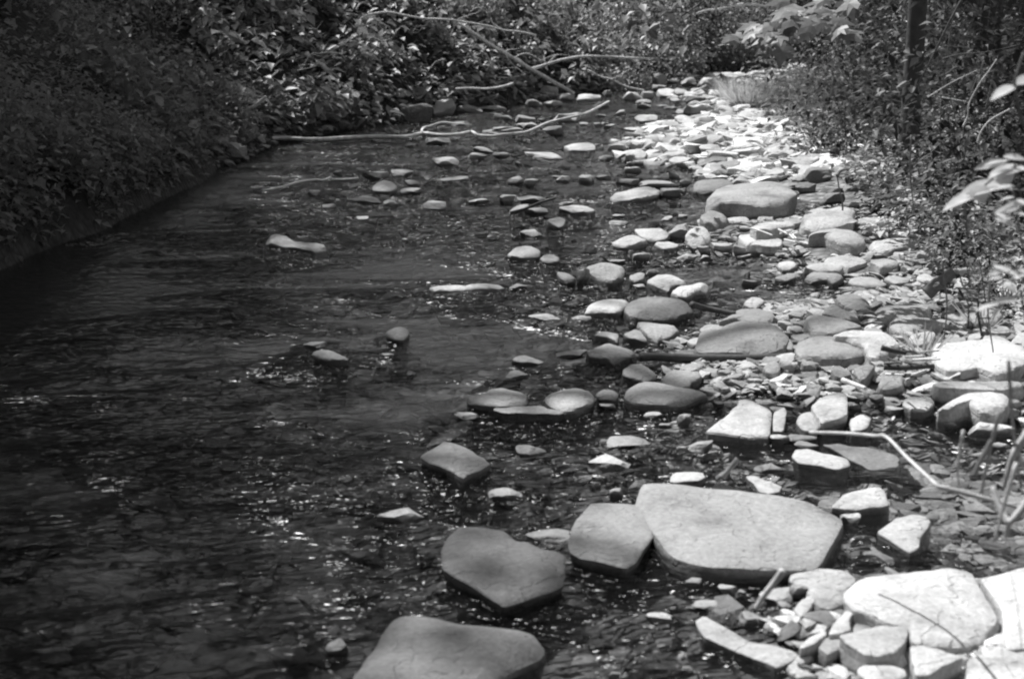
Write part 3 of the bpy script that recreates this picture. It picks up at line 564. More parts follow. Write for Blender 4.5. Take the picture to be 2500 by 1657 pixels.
# ---- far stream
blob('C1', 1620, 855, 1890, 1022, .15, .45, .7, 'dark boulder at the foot of the left bank beside a pale leaning slab', name='boulder')
blob('C1', 1850, 812, 2060, 955, .62, .75, .9, 'pale slab leaning up behind the dark boulder at the left bank')
slab('C2', .5, 20, .3, [(915,1225),(980,1190),(1060,1180),(1110,1165),(1150,1175),(1215,1205),(1205,1235),(1080,1245),(960,1240)], 'flat pale rock with a pointed back in the upper riffle')
blob('C2', 765, 1035, 945, 1125, .36, .35, .2, 'smooth rounded rock beneath the long pale branch')
for q in [(840,928,1065,1012,.6),(720,978,785,1012,.5),(345,933,432,988,.4),(418,953,512,998,.4),(0,998,155,1038,.42),(30,865,272,935,.42),(230,868,475,920,.37),(180,780,432,852,.46),(50,810,182,862,.36),(610,700,885,800,.5),
          (620,820,765,885,.32),(770,830,925,885,.6),(880,770,1050,830,.6),(1040,775,1240,842,.6),(1250,745,1335,792,.6),(1430,758,1600,832,.6),(1560,755,1690,820,.6),(1170,835,1305,888,.56),(1340,905,1450,952,.6),(1530,945,1735,1012,.64),
          (1430,1050,1630,1112,.64),(1870,950,2160,1062,.66),(1970,985,2065,1058,.3),(2060,970,2225,1066,.3),(1795,1030,1925,1094,.36),(2130,908,2245,972,.62),(1920,858,2125,950,.66),(2110,798,2366,862,.66),(2165,762,2275,802,.66),
          (1650,700,1780,752,.64),(1660,605,1785,712,.33),(1515,610,1655,672,.5),(1570,1110,1775,1182,.62),(1760,1115,1925,1202,.58),(1970,1100,2210,1192,.66),(2200,1090,2400,1182,.64),(1490,1170,1595,1252,.55),(1300,1185,1485,1254,.5),
          (1530,1220,1625,1275,.5),(1220,1278,1352,1335,.5),(1430,1268,1520,1345,.42),(1480,1290,1625,1345,.33),(1440,1332,1522,1378,.55),(350,1255,495,1302,.36),(530,1330,592,1372,.55),(840,1400,912,1424,.5),(2070,1290,2310,1395,.27),
          (1740,1200,1965,1262,.58),(2040,1190,2250,1282,.62),(2240,1200,2420,1290,.6),(1900,640,2040,712,.66),(2040,640,2225,716,.66),(2230,598,2400,682,.66),(2090,598,2260,650,.64),(1790,650,1900,690,.6),(1500,1320,1600,1370,.4),(520,1015,640,1060,.3),(600,1010,720,1060,.38)]:
    blob('C2', *q, .5 + random.uniform(-.25, .25), random.uniform(.2, .95))
slab('C3', .66, 12, .5, [(-20,950),(60,905),(150,888),(270,900),(290,930),(180,975),(60,1000),(-20,990)], 'bright white flat rock at the sunlit edge of the right bank')
for q in [(240,950,470,1012,.25),(300,1030,625,1084,.4),(60,1130,205,1202,.4),(380,1098,705,1165,.36),(590,1140,785,1222,.31),(780,1150,905,1215,.1),(910,1150,1025,1225,.3),(200,1170,335,1232,.36),(600,1225,840,1330,.4),(640,1310,805,1365,.42),
          (260,1318,425,1375,.37),(215,1370,445,1455,.26),(500,1400,600,1455,.32),(560,1380,790,1505,.3),(850,1400,1115,1505,.2),(1110,1490,1225,1555,.26),(430,1505,665,1565,.29),(470,890,610,1030,.08),(120,1060,280,1120,.4),(0,1200,150,1260,.5),(0,1060,110,1130,.5)]:
    blob('C3', *q, .5, random.uniform(.4, .95))
for q in [(870,170,1095,275,.31),(680,230,905,335,.31),(690,180,885,245,.34),(480,150,655,245,.29),(930,290,1065,372,.26),(1110,140,1225,205,.26),(800,620,905,705,.5),(1020,500,1110,570,.4),(540,600,685,650,.45),(680,640,780,680,.45),(980,700,1115,770,.45),
          (1250,745,1440,800,.45),(350,690,480,750,.55),(470,690,620,760,.55),(620,680,790,740,.55),(860,680,1010,740,.5),(200,700,310,765,.5),(720,800,900,880,.5),(40,945,200,1030,.28),(1320,1030,1410,1085,.4),(1410,1060,1540,1130,.3),(1480,720,1610,800,.5),(1560,800,1750,920,.42),
          (1500,470,1720,600,.48),(410,1110,470,1160,.33),(550,1100,630,1180,.4),(380,1210,560,1300,.4),(300,1240,440,1340,.22),(1700,1210,1900,1290,.4)]:
    blob('C6', *q, .5, random.uniform(.3, .9))
blob('C6', 1700, 560, 2010, 885, .05, .75, 1.0, 'black slab leaning on the right bank under the plants', dr=.35)
for q in [(1200,510,1405,592,.58),(1100,550,1230,640,.5),(1260,590,1340,640,.6),(1230,640,1400,720,.55),(930,520,1090,590,.45),(930,620,1030,690,.55),(0,370,150,440,.45),(90,410,220,480,.36),(-200,600,-100,650,.4),(530,270,690,365,.36),(430,360,730,450,.26),(270,870,440,950,.55),
          (400,870,670,950,.32),(480,930,690,1010,.45),(150,1110,390,1205,.3),(1650,680,1880,790,.5),(1980,690,2140,760,.62),(2140,640,2366,750,.6),(2150,560,2366,700,.62),(1930,750,2300,910,.64),(2090,930,2290,1010,.5),(1410,440,1460,510,.45),(1680,760,1830,840,.55),(1500,330,1600,400,.3)]:
    blob('D3', *q, .5, random.uniform(.2, .8))
for q in [(860,195,1030,290,.62),(890,1360,1070,1420,.62),(895,1400,1050,1475,.62),(1250,1355,1420,1485,.64),(920,1505,1040,1590,.62),(1630,1460,1850,1560,.6),(0,1010,230,1130,.42),(380,1060,470,1140,.52),(690,1030,800,1100,.4),(480,1500,700,1620,.5),(520,1020,680,1100,.33),(700,1470,840,1560,.34),
          (0,830,70,880,.55),(430,780,600,920,.42)]:
    blob('E6', *q, .5, random.uniform(.1, .5))
for q in [(1620,1010,1830,1110,.56),(2000,910,2300,1020,.42),(2210,780,2366,885,.52),(1910,570,2010,665,.34),(1300,1500,1400,1560,.3),(1930,730,2080,810,.5),(620,330,1000,450,.30),(1430,1310,1440,1320,.3)][:-1]:
    blob('E5', *q, .5, random.uniform(.2, .7))
for q in [(500,225,770,310,.42),(1590,690,1750,740,.5),(1720,780,1840,835,.5),(1870,700,1990,800,.42),(1960,920,2180,1030,.5),(1310,1310,1430,1430,.36),(2150,400,2300,480,.42),(2010,300,2110,350,.45),(2230,480,2330,560,.3),(1230,620,1370,670,.42)]:
    blob('D2', *q, .5, random.uniform(.2, .7))
for q in [(800,110,1000,170,.2),(1450,205,1560,240,.24)]:
    blob('D1', *q, .5, .2)

# ---- further flat stones where the photograph has them packed together
def in_slab(x, y):
    for r in rocks:
        o = r[0]
        if abs(o.location.x - x) < .13 and abs(o.location.y - y) < .16: return True
    return False
HAND = [(r[1][0] - r[2] / 2, r[1][0] + r[2] / 2, r[6], r[7]) for r in rocks if r[2] > 42]
def loose(region, n, w0, w1, t0, t1, zmin, zmax, flat):
    k = 0; tries = 0
    while k < n and tries < n * 40:
        tries += 1; x, y = region(); z = g1(x, y)
        if not zmin < z < zmax or in_slab(x, y): continue
        W = random.uniform(w0, w1); px, py = to_img(x, y, max(z, 0)); px, py = float(px), float(py); pw = W * F / y
        if px > 2560 or px < 560: continue
        ph = pw * (.5 if flat else .35); bx0, bx1, by0, by1 = px - pw / 2, px + pw / 2, py - ph, py + 4
        hid = sum(max(0, min(bx1, d) - max(bx0, c)) * max(0, min(by1, f) - max(by0, e)) / ((d - c) * (f - e)) > .10 for (c, d, e, f) in HAND)
        if hid: continue
        h = pw * random.uniform(.14, .25); cx0, cy0 = CROP['C1']
        if flat:
            m = random.randint(5, 8); a0 = random.uniform(0, 6.3); pts = []
            for q in range(m):
                a = a0 + 2 * math.pi * (q + random.uniform(-.3, .3)) / m; rr = random.uniform(.75, 1.1)
                pts.append(((px + pw * .5 * rr * math.cos(a) - cx0) / K, (py + h * rr * math.sin(a) - h - cy0) / K))
            slab('C1', random.uniform(t0, t1), max(4, pw * random.uniform(.05, .13) / K), random.choice([.2, .4, .6]), pts)
        else:
            blob('C1', (px - pw / 2 - cx0) / K, (py - pw * random.uniform(.22, .42) - cy0) / K, (px + pw / 2 - cx0) / K, (py - cy0) / K, random.uniform(t0, t1), random.uniform(.3, .7), random.uniform(.4, .95))
        k += 1
def strip0(y0, y1, u0, u1):
    def f():
        y = random.uniform(y0, y1); a = np.interp(y, LY, LX); b = np.interp(y, RY, RX); return a + (b - a) * random.uniform(u0, u1), y
    return f
loose(strip0(4.6, 9.6, .66, .97), 60, .10, .30, .36, .58, -.02, .25, True)
loose(strip0(2.6, 3.9, .84, 1.1), 10, .12, .26, .5, .62, -.02, .25, True)
loose(strip0(11, 19, .6, .98), 40, .16, .42, .5, .72, -.03, .2, True)
loose(strip0(18, 27, .35, .95), 34, .2, .55, .6, .75, -.12, .2, True)
loose(strip0(6, 12, .40, .68), 10, .08, .2, .34, .5, -.3, .05, False)
loose(strip0(12, 21, .28, .62), 22, .12, .34, .38, .62, -.3, .05, False)
loose(strip0(3.5, 6, .5, .74), 8, .06, .14, .34, .5, -.3, .05, False)
# the three hundred that show largest stay single; the smallest are one mass of stones
rocks.sort(key=lambda r: -(r[2] if not r[5] else 1e6))
small, rocks = rocks[300:], rocks[:300]
V_, F_ = [], []; c_ = 0
for r in small:
    me = r[0].data; mw = r[0].location; V_ += [tuple(v.co + mw) for v in me.vertices]; F_ += [tuple(i + c_ for i in p.vertices) for p in me.polygons]; c_ += len(me.vertices)
    bpy.data.objects.remove(r[0])
if V_:
    o = mk('small_stones', V_, F_, M_ROCK, label='small stones scattered between the larger rocks of the stream', cat='stones', kind='stuff'); o.color = (.46, .46, .46, 1); o.data.set_sharp_from_angle(angle=R(24))

# ---- smaller loose stones between the named ones, then the labels of all rocks
LM = [('the big blocky boulder', 1833, 490), ('the pale lumpy boulder', 2030, 525), ('the oval dark boulder', 1610, 760), ('the whale-backed rock', 1620, 963), ('the white wedge boulder', 1810, 1020),
      ('the square-shouldered boulder', 2020, 1000), ('the largest pale slab', 1800, 1290), ('the five-sided dark rock', 1230, 1370), ('the broad white slab', 2240, 1480), ('the tilted square slab', 1110, 1130),
      ('the cracked white slab', 2400, 870), ('the grey humped boulder', 2030, 850), ('the broad dull grey boulder', 1830, 830), ('the midstream rock pile', 1650, 590), ('the five-sided grey rock', 1480, 665),
      ('the egg-shaped rock', 1290, 615), ('the flat rock with the pointed back', 1415, 358), ('the stone under the pale branch', 1353, 318), ('the dark boulder at the left bank', 1020, 277), ('the small left pile', 940, 450),
      ('the round wet rock', 972, 820), ('the shield-shaped slab', 2200, 760), ('the foot of the right bank', 2230, 560), ('the grass tuft', 1840, 215), ('the fallen trunk\'s tip', 1390, 225), ('the far bend', 1730, 185),
      ('the triangular slab', 2140, 1560), ('the sunlit flat white rock', 1840, 277), ('the grooved rock', 2120, 690), ('the gravel spit', 1700, 1060), ('the right-hand pool', 2200, 1150), ('the bright far rubble', 1740, 340), ('the log', 1800, 872)]
def rel(px, py, lm):
    dx, dy = px - lm[1], (py - lm[2]) * 2.2
    if math.hypot(dx, dy) < 22: return 'right at'
    if abs(dx) > abs(dy): return 'left of' if dx < 0 else 'right of'
    return 'beyond' if dy < 0 else 'in front of'
WORDS = {}
def auto_label(px, py, w, al, shape, mpp_w):
    tone = 'dark' if al < .16 else 'dull grey' if al < .3 else 'grey' if al < .42 else 'pale' if al < .55 else 'white'
    size = 'tiny' if mpp_w < .09 else 'small' if mpp_w < .18 else 'medium' if mpp_w < .35 else 'large'
    near = sorted(LM, key=lambda l: math.hypot(px - l[1], (py - l[2]) * 2.2))
    a = f'{size} {tone} {shape} stone {rel(px, py, near[0])} {near[0][0]}'
    for cand in (a, a + f', {rel(px, py, near[1])} {near[1][0]}', a + f', {rel(px, py, near[2])} {near[2][0]}'):
        if len(cand.split()) <= 16 and cand not in WORDS: WORDS[cand] = 1; return cand, None
    for q in ('lower', 'narrower', 'rougher', 'smoother', 'darker', 'paler'):
        pass
    return a, a
same = {}
for r in rocks:
    o, (px, py), w, al, shape, label = r[:6]
    if label: lab = label
    else:
        dist = max(o.location.y, 1); lab, _ = auto_label(px, py, w, al, shape, w * math.hypot(dist, CAM_H) / F)
    zone = 'rocks in the stream' if px < 1780 else 'rocks along the right shore'
    tag(o, lab, 'boulder' if o.name.startswith('boulder') else 'rock', zone)
    same.setdefault(lab, []).append(o)
for lab, os_ in same.items():
    if len(os_) > 1:
        for o in os_: o['group'] = 'look-alike stones: ' + lab
print('ROCKS', len(rocks), 'dups', sum(len(v) for v in same.values() if len(v) > 1))

# ---- the stream
bpy.context.view_layer.update()
wx = axis_coords(-5, 14, -3, 5, .06, 1.1); wy = axis_coords(-12, 40, 2, 20, .06, 1.06)
WX, WY = np.meshgrid(wx, wy)
calm = np.zeros_like(WX)
for r in rocks:                                                    # the current breaks round every stone that stands in it
    o = r[0]; rx, ry = max(o.dimensions.x * .5, .03), max(o.dimensions.y * .5, .03); ox, oy = o.location.x, o.location.y
    if g1(ox, oy) > .03: continue
    dx = (WX - ox) / (rx * 1.5); dy = WY - oy; dy = np.where(dy < 0, dy / (ry * 1.2 + .35), dy / (ry * 1.5)); calm += .16 * np.exp(-dx * dx - dy * dy)
calm = np.clip(calm, 0, .26) + .09 * sstep(6.5, 9, WY) - .16 * sstep(-1.3, -2.3, WX) * (1 - sstep(11, 14, WY))
for (cx_, cy_, rx, ry, k) in [(1.35, 4.1, .75, .7, .34), (1.25, 7.3, .6, .5, .25), (.55, 9.6, .8, .5, .18), (-.6, 7.5, .45, .3, .12), (.25, 5.75, .6, .22, .14), (-.3, 6.5, .5, .2, .12), (.6, 3.2, .3, .3, .1), (1.9, 9.8, .7, .8, .2)]:
    calm -= k * np.exp(-((WX - cx_) / rx) ** 2 - ((WY - cy_) / ry) ** 2)
amp = np.clip(.5 + calm * 2.5, .15, 1.1)
WZ = amp * (.009 * vn(WX * 2.4, WY * 3.4, 21) + .006 * vn(WX * 6, WY * 8, 22))
idx = np.arange(WX.size).reshape(WX.shape)
wf = np.stack([idx[:-1, :-1], idx[:-1, 1:], idx[1:, 1:], idx[1:, :-1]], -1).reshape(-1, 4)
w_o = mk('water', np.stack([WX, WY, WZ], -1).reshape(-1, 3), wf, M_WATER, kind='structure')
at_ = w_o.data.attributes.new('riffle', 'FLOAT', 'POINT'); at_.data.foreach_set('value', calm.astype(np.float32).ravel())

# ---- pebbles and cobbles: beyond counting
foot = np.array([[r[0].location.x, r[0].location.y, max(r[0].dimensions.x, .02) * .5, max(r[0].dimensions.y, .02) * .5] for r in rocks])
def on_rock(x, y, s): return bool(np.any(((x - foot[:, 0]) / (foot[:, 2] + s * .2)) ** 2 + ((y - foot[:, 1]) / (foot[:, 3] + s * .2)) ** 2 < .95))
def stones(name, n, smin, smax, region, base, under=None, m=None):
    bv, bf = base; shapes = [blob_shape(900 + k, .8, base) for k in range(8)]
    V = []; Fc = []; cnt = 0; tries = 0
    while cnt < n and tries < n * 60:
        tries += 1
        x, y = region(); z = g1(x, y)
        if under is not None and not (under[0] < z < under[1]): continue
        s = smin * (smax / smin) ** (random.random() ** 1.6)
        if under[0] > -.2 and on_rock(x, y, s): continue
        v = shapes[random.randrange(8)] * np.array([s, s * random.uniform(.6, .95), s * random.uniform(.28, .55)]) * .5
        a = random.uniform(0, 6.3); ca, sa = math.cos(a), math.sin(a); t = random.gauss(0, .18)
        x_, y_ = v[:, 0] * ca - v[:, 1] * sa, v[:, 0] * sa + v[:, 1] * ca
        v = np.stack([x_ + x, y_ + y, v[:, 2] + x_ * t + z + s * .10], 1)
        V.append(v); Fc.append(bf_arr + cnt * len(bv)) if False else Fc.append(np.array(bf) + cnt * len(bv)); cnt += 1
    o = mk(name, np.concatenate(V), np.concatenate(Fc), m or M_PEB, kind='stuff'); o.data.set_sharp_from_angle(angle=R(28)); return o
def near(cx, cy, rx, ry): return lambda: (random.gauss(cx, rx), random.gauss(cy, ry))
def strip(y0, y1, u0, u1):
    def f():
        y = random.uniform(y0, y1); a = np.interp(y, LY, LX); b = np.interp(y, RY, RX); return a + (b - a) * (random.uniform(u0, u1) + random.gauss(0, .07) * (u0 > .2)), y
    return f
def mix(*fs):
    def f():
        k = random.random(); acc = 0
        for w, g in fs:
            acc += w
            if k <= acc: return g()
        return fs[-1][1]()
    return f
def gravel_tag(o, lab): tag(o, lab, 'gravel')
gravel_tag(stones('gravel', 1500, .012, .05, mix((.45, near(.62, 4.6, .14, .16)), (.55, near(.85, 5.2, .28, .3))), ICO1, (-.09, .3)), 'fine gravel spit between the white wedge boulder and the whale-backed rock')
gravel_tag(stones('pool_pebbles', 1900, .03, .11, near(1.35, 4.15, .38, .45), ICO2, (-.15, .03), M_PEB_POOL), 'flat pebbles on the floor of the shallow right-hand pool')
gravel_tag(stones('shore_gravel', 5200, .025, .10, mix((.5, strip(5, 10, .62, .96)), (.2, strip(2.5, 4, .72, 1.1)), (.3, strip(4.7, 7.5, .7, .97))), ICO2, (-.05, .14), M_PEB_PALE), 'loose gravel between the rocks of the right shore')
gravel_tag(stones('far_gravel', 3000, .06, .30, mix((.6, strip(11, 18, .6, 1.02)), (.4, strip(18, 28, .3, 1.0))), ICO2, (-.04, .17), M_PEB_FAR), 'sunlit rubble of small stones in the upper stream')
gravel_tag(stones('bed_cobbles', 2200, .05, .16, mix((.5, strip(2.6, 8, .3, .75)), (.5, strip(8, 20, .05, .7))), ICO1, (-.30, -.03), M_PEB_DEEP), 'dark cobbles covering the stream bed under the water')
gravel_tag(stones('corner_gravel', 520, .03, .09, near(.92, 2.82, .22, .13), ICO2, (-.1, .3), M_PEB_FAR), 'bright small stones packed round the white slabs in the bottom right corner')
gravel_tag(stones('bank_rubble', 700, .05, .25, strip(12, 24, -.12, .1), ICO1, (-.03, .3)), 'stones at the waterline under the left bank')

# ================================================================== DEAD WOOD
def log_obj(name, px_pts, Ys, r0, r1, m, label, cat, zs=None, twigs=(), n=30, jit=.0):
    """px points (source pixels) carried by distance Y, or lying on the ground / water at height z"""
    P = []
    for i, (x, y) in enumerate(px_pts):
        if zs is not None: P.append(unproj(x, y, zs[i]))
        else: P.append(at_dist(x, y, Ys[i] if hasattr(Ys, '__len__') else Ys))
    C = curve(P, n, jit); org = C[0]
    root = mk(name, *(lambda t: (np.array(t[0]) - org, t[1]))(tube(C, r0, r1, 8, .03)), m, label=label, cat=cat); root.location = org
    for tw in twigs:
        Y, tp, a, b = tw
        Q = curve([at_dist(x, y, Y + .02 * k) for k, (x, y) in enumerate(tp)], 12)
        v, f = tube(Q, a, b, 5, .05); c = mk('twig', np.array(v) - org, f, m, parent=root)
    return root
def C(c, pts): return [cz(c, *p) for p in pts]
# long pale branch lying in the stream
bp_ = C('C1', [(360,1168),(480,1150),(640,1140),(880,1152),(1060,1145),(1260,1132),(1500,1128),(1660,1130),(1800,1100),(1960,1118),(2100,1108),(2200,1088),(2260,1118),(2380,1124)]) + C('C2', [(420,1112),(600,1096),(700,1060),(800,1015),(900,990),(1020,962),(1120,935),(1220,885),(1305,838)])
P = [unproj(x, y, .05 + .16 * sstep(1280, 1500, x)) for x, y in bp_]; Cc = curve(P, 66); v, f = tube(Cc, .022, .013, 8, .03); org = Cc[0]
long_branch = mk('branch', np.array(v) - org, f, M_DEAD, label='long bleached branch lying across the stream, its right end lifted', cat='branch'); long_branch.location = org
q = [unproj(x, y, .06) for x, y in C('C1', [(1790,1095),(1800,1060),(1860,1040),(1960,1010),(2060,1018),(2200,1028)])]; v, f = tube(curve(q, 18), .016, .006, 6); mk('side_branch', np.array(v) - org, f, M_DEAD, parent=long_branch)
log_obj('fallen_trunk', C('C2', [(10,165),(130,235),(330,370),(450,440),(660,570),(830,665),(1010,770)]), [17.2,17.3,17.6,17.9,18.6,19.4,20.2],   .017, .030, M_DEAD, 'straight bleached trunk slanting down the left bank to the water', 'fallen trunk',
        twigs=[(20.9, [(455,450),(430,420),(480,410),(570,400)], .007, .003), (20.8, [(520,490),(560,455),(630,440),(720,480),(800,525)], .008, .003), (20.7, [(440,430),(480,510),(600,600)], .007, .003)] and [(17.9, C('C2', [(445,440),(470,415),(570,402)]), .008, .003), (18.1, C('C2', [(520,490),(560,458),(630,442),(720,482),(800,525)]), .009, .004), (17.9, C('C2', [(450,445),(500,520),(610,605)]), .008, .003)])
log_obj('branch', C('C1', [(1240,230),(1270,180),(1330,130),(1490,102),(1600,118),(1780,152),(1880,158),(2050,168),(2366,222)]) + C('C2', [(430,250),(560,262),(710,292)]), 17.0, .014, .010, M_DEAD, 'thin pale branch arching over the left bank near the top', 'branch',
        twigs=[(17.0, C('C1', [(1885,165),(1878,200),(1890,235)]), .005, .003), (17.0, C('C1', [(2050,170),(2050,240),(2025,300),(2030,380)]), .006, .003), (17.0, C('C1', [(2180,198),(2160,235)]), .005, .003), (17.0, C('C2', [(335,150),(350,195),(420,240),(470,310)]), .006, .003), (17.0, C('C2', [(705,290),(695,330),(710,370)]), .006, .003), (17.0, C('C2', [(325,225),(320,260)]), .005, .003)])
log_obj('branch', C('C2', [(665,570),(760,545),(860,510),(960,488),(1080,468),(1240,468),(1400,475),(1540,482),(1675,485)]), 18.8, .022, .013, M_DEAD, 'curved pale branch reaching right from the fallen trunk', 'branch', twigs=[(18.8, C('C2', [(800,525),(850,470),(880,452)]), .007, .003), (18.8, C('C2', [(1250,468),(1240,510)]), .006, .003)])
log_obj('branch', C('C2', [(1130,580),(1240,635),(1320,655),(1450,715),(1600,748)]), 21, .016, .012, M_DEAD, 'short pale branch dipping into the water below the curved branch', 'branch', twigs=[(21, C('C2', [(1320,655),(1400,620),(1490,565)]), .007, .003)])
log_obj('stick', C('C1', [(120,1045),(250,985),(340,910),(420,870),(505,797)]), 13.5, .010, .018, M_DEAD, 'lone bare stick rising from the dark water at left', 'stick', twigs=[(13.45, C('C1', [(340,910),(345,890)]), .010, .006)])
log_obj('stick', C('C4', [(470,222),(620,195),(760,155),(900,135),(980,138),(1040,112)]), None, .008, .012, M_DEAD, 'thin stick floating in the shaded water at left', 'stick', zs=[.02, .02, .03, .04, .05, .07])
log_obj('stick', C('C4', [(1040,128),(1150,128),(1270,120)]), None, .008, .006, M_DEAD, 'short stick caught against the small left pile', 'stick', zs=[.05, .05, .06])
log_obj('stick', C('C5', [(500,402),(620,370),(740,320),(870,282)]), None, .010, .007, M_WETWOOD, 'thin dark stick lying across the pale sloping stone', 'stick', zs=[.08, .12, .16, .2])
log_obj('log', C('D2', [(1560,248),(1700,240),(2000,250),(2366,255)]) + C('D3', [(300,250),(500,245),(690,240)]), None, .016, .019, M_WETWOOD, 'black waterlogged log lying between the grey boulders and the gravel', 'log', zs=[.04] * 7)
log_obj('stick', C('C5', [(1990,1160),(2100,1190),(2350,1240)]), None, .015, .012, M_WETWOOD, 'dark stick at the right end of the oval dark boulder', 'stick', zs=[.10, .07, .05])
log_obj('branch', C('C2', [(40,735),(160,730),(300,735),(440,715),(520,690)]), 18.3, .012, .02, M_DEAD, 'bleached branch lying along the foot of the left bank', 'branch')
log_obj('stick', C('C2', [(1940,775),(2020,750),(2110,705)]), 21.5, .010, .014, M_DEAD, 'thin stick in the bright water near the far bend', 'stick')
log_obj('branch', C('C3', [(0,40),(100,35),(190,45),(300,62)]), 17, .016, .008, M_DEAD, 'bare pale branch behind the maple leaves at the top', 'branch', twigs=[(17, C('C3', [(30,45),(60,85),(120,90)]), .007, .003), (17, C('C3', [(160,75),(230,130)]), .007, .003)])
log_obj('branch', C('C2', [(2030,115),(2100,90),(2220,75)]) + C('C2', [(2366,45)]), 19, .014, .012, M_DEAD, 'pale twiggy branch high above the far bend', 'branch')
for k, (pts, Y, r, lab) in enumerate([
    ([(1570,805),(1680,735),(1800,665),(1980,580)], 8.5, .006, 'straight pale stick leaning left of the trunk on the right bank'),
    ([(1860,1050),(1900,960),(1915,850),(2000,690),(2080,580),(2140,490)], 6.5, .007, 'forked pale sapling stem bare of leaves on the right bank'),
    ([(1880,940),(1930,780),(1970,660),(2040,500)], 6.6, .005, 'thin stem parallel to the forked sapling'),
    ([(1980,1180),(2010,1090),(2090,990),(2250,900)], 5.2, .006, 'curved pale stick in front of the dark right bank'),
    ([(1690,805),(1780,820),(1890,840)], 8, .007, 'short level stick hanging in the right bank brush'),
    ([(1380,880),(1500,830),(1640,800)], 10, .006, 'faint slanting stick at the foot of the right bank brush'),
    ([(1690,485),(1850,445),(2050,430),(2330,370)], 8, .005, 'long level bare branch across the dark right brush'),
    ([(2050,890),(2090,720),(2115,590)], 6, .004, 'thin upright stalk near the right edge brush'),
    ([(1720,615),(1790,560),(1830,500)], 9, .006, 'short slanting twig beside the right trunk'),
    ([(1740,470),(1745,370),(1780,130)], 9.5, .010, 'pale broken stem standing right of the trunk'),
    ([(1750,790),(1790,930),(1800,1020)], 8, .006, 'grey stalk standing low behind the right bank plants'),
    ([(1400,1390),(1560,1290),(1680,1180)], 6.5, .005, 'thin stick slanting over the plants at the right shore')]):
    log_obj('stick', C('C3', pts), Y, r * .6, r * .35, M_DEAD if k in (0, 1, 3, 4) else M_STEM, lab, 'stick')
for k in range(26):
    px, py = random.uniform(720, 1480), random.uniform(10, 190); Y = np.interp(px, [720, 1480], [15.2, 20.8]) + random.uniform(-.5, .3); a = random.uniform(-.5, .9); l = random.uniform(35, 120)
    pts = [(px + l * t * math.cos(a) + random.gauss(0, 4), py - l * t * math.sin(a) * .7 - 14 * math.sin(t * 3) * random.uniform(-1, 1)) for t in (0, .35, .7, 1)]
    o = log_obj('twig', pts, Y, .006, .0025, M_DEAD if k % 3 else M_STEM, 'thin bare twig among the undergrowth of the left bank', 'twig', twigs=[(Y, [pts[1], (pts[1][0] + random.uniform(-25, 25), pts[1][1] + random.uniform(-22, 22))], .004, .002), (Y, [pts[2], (pts[2][0] + random.uniform(-20, 20), pts[2][1] + random.uniform(-20, 20))], .003, .002)]); o['group'] = 'bare twigs on the left bank'
# driftwood twigs among the rocks
log_obj('driftwood', C('C6', [(20,530),(120,535),(210,560),(290,590)]), None, .006, .004, M_DEAD, 'pale twig across the low slab before the big blocky boulder', 'driftwood', zs=[.16] * 4)
for k in range(9):
    cx_, cy_ = cz('C6', 400 + random.uniform(-40, 90), 590 + random.uniform(-40, 50)); a = random.uniform(-1, 1)
    log_obj('twig', [(cx_ - 14 * math.cos(a), cy_ - 9 * math.sin(a)), (cx_ + 14 * math.cos(a), cy_ + 9 * math.sin(a))], None, .006, .004, M_DEAD, 'short pale twig in the tangle before the pale lumpy boulder', 'twig', zs=[.14, .18])['group'] = 'twigs tangled before the lumpy boulder'
for k in range(14):
    cx_, cy_ = cz('D3', random.uniform(1200, 1620), random.uniform(150, 420)); a = random.gauss(0, .5)
    log_obj('twig', [(cx_ - 22 * math.cos(a), cy_ - 9 * math.sin(a)), (cx_ + 22 * math.cos(a), cy_ + 9 * math.sin(a))], None, .005, .003, M_DEAD if k % 2 else M_WETWOOD, 'twig in the drift litter left of the cracked white slab', 'twig', zs=[.17, .19])['group'] = 'twigs of the drift litter at right'
log_obj('driftwood', C('D3', [(870,430),(950,460),(1060,500)]), None, .009, .007, M_DEAD, 'stub of pale driftwood by the egg-shaped shore rock', 'driftwood', zs=[.12, .12, .12])
log_obj('driftwood', C('D3', [(1190,165),(1290,190),(1390,210)]), None, .010, .007, M_WETWOOD, 'dark bark piece lying on the bright white rock', 'driftwood', zs=[.26, .25, .24])
log_obj('driftwood', C('D3', [(1210,325),(1400,330),(1620,315)]), None, .011, .008, M_WETWOOD, 'dark driftwood rod left of the cracked white slab', 'driftwood', zs=[.16, .16, .16])
root_ = log_obj('driftwood', C('C6', [(1560,1070),(1640,1000),(1700,960),(1790,890)]), 6.3, .035, .022, M_STEM, 'gnarled grey root reaching from the right bank to the shore', 'driftwood', twigs=[(6.25, C('C6', [(1640,1000),(1690,1040),(1760,1060)]), .018, .010)])
log_obj('driftwood', C('C6', [(1760,905),(1900,885),(2020,885)]), 6.6, .02, .016, M_DEAD, 'pale end of a broken plank of driftwood under the right plants', 'driftwood')
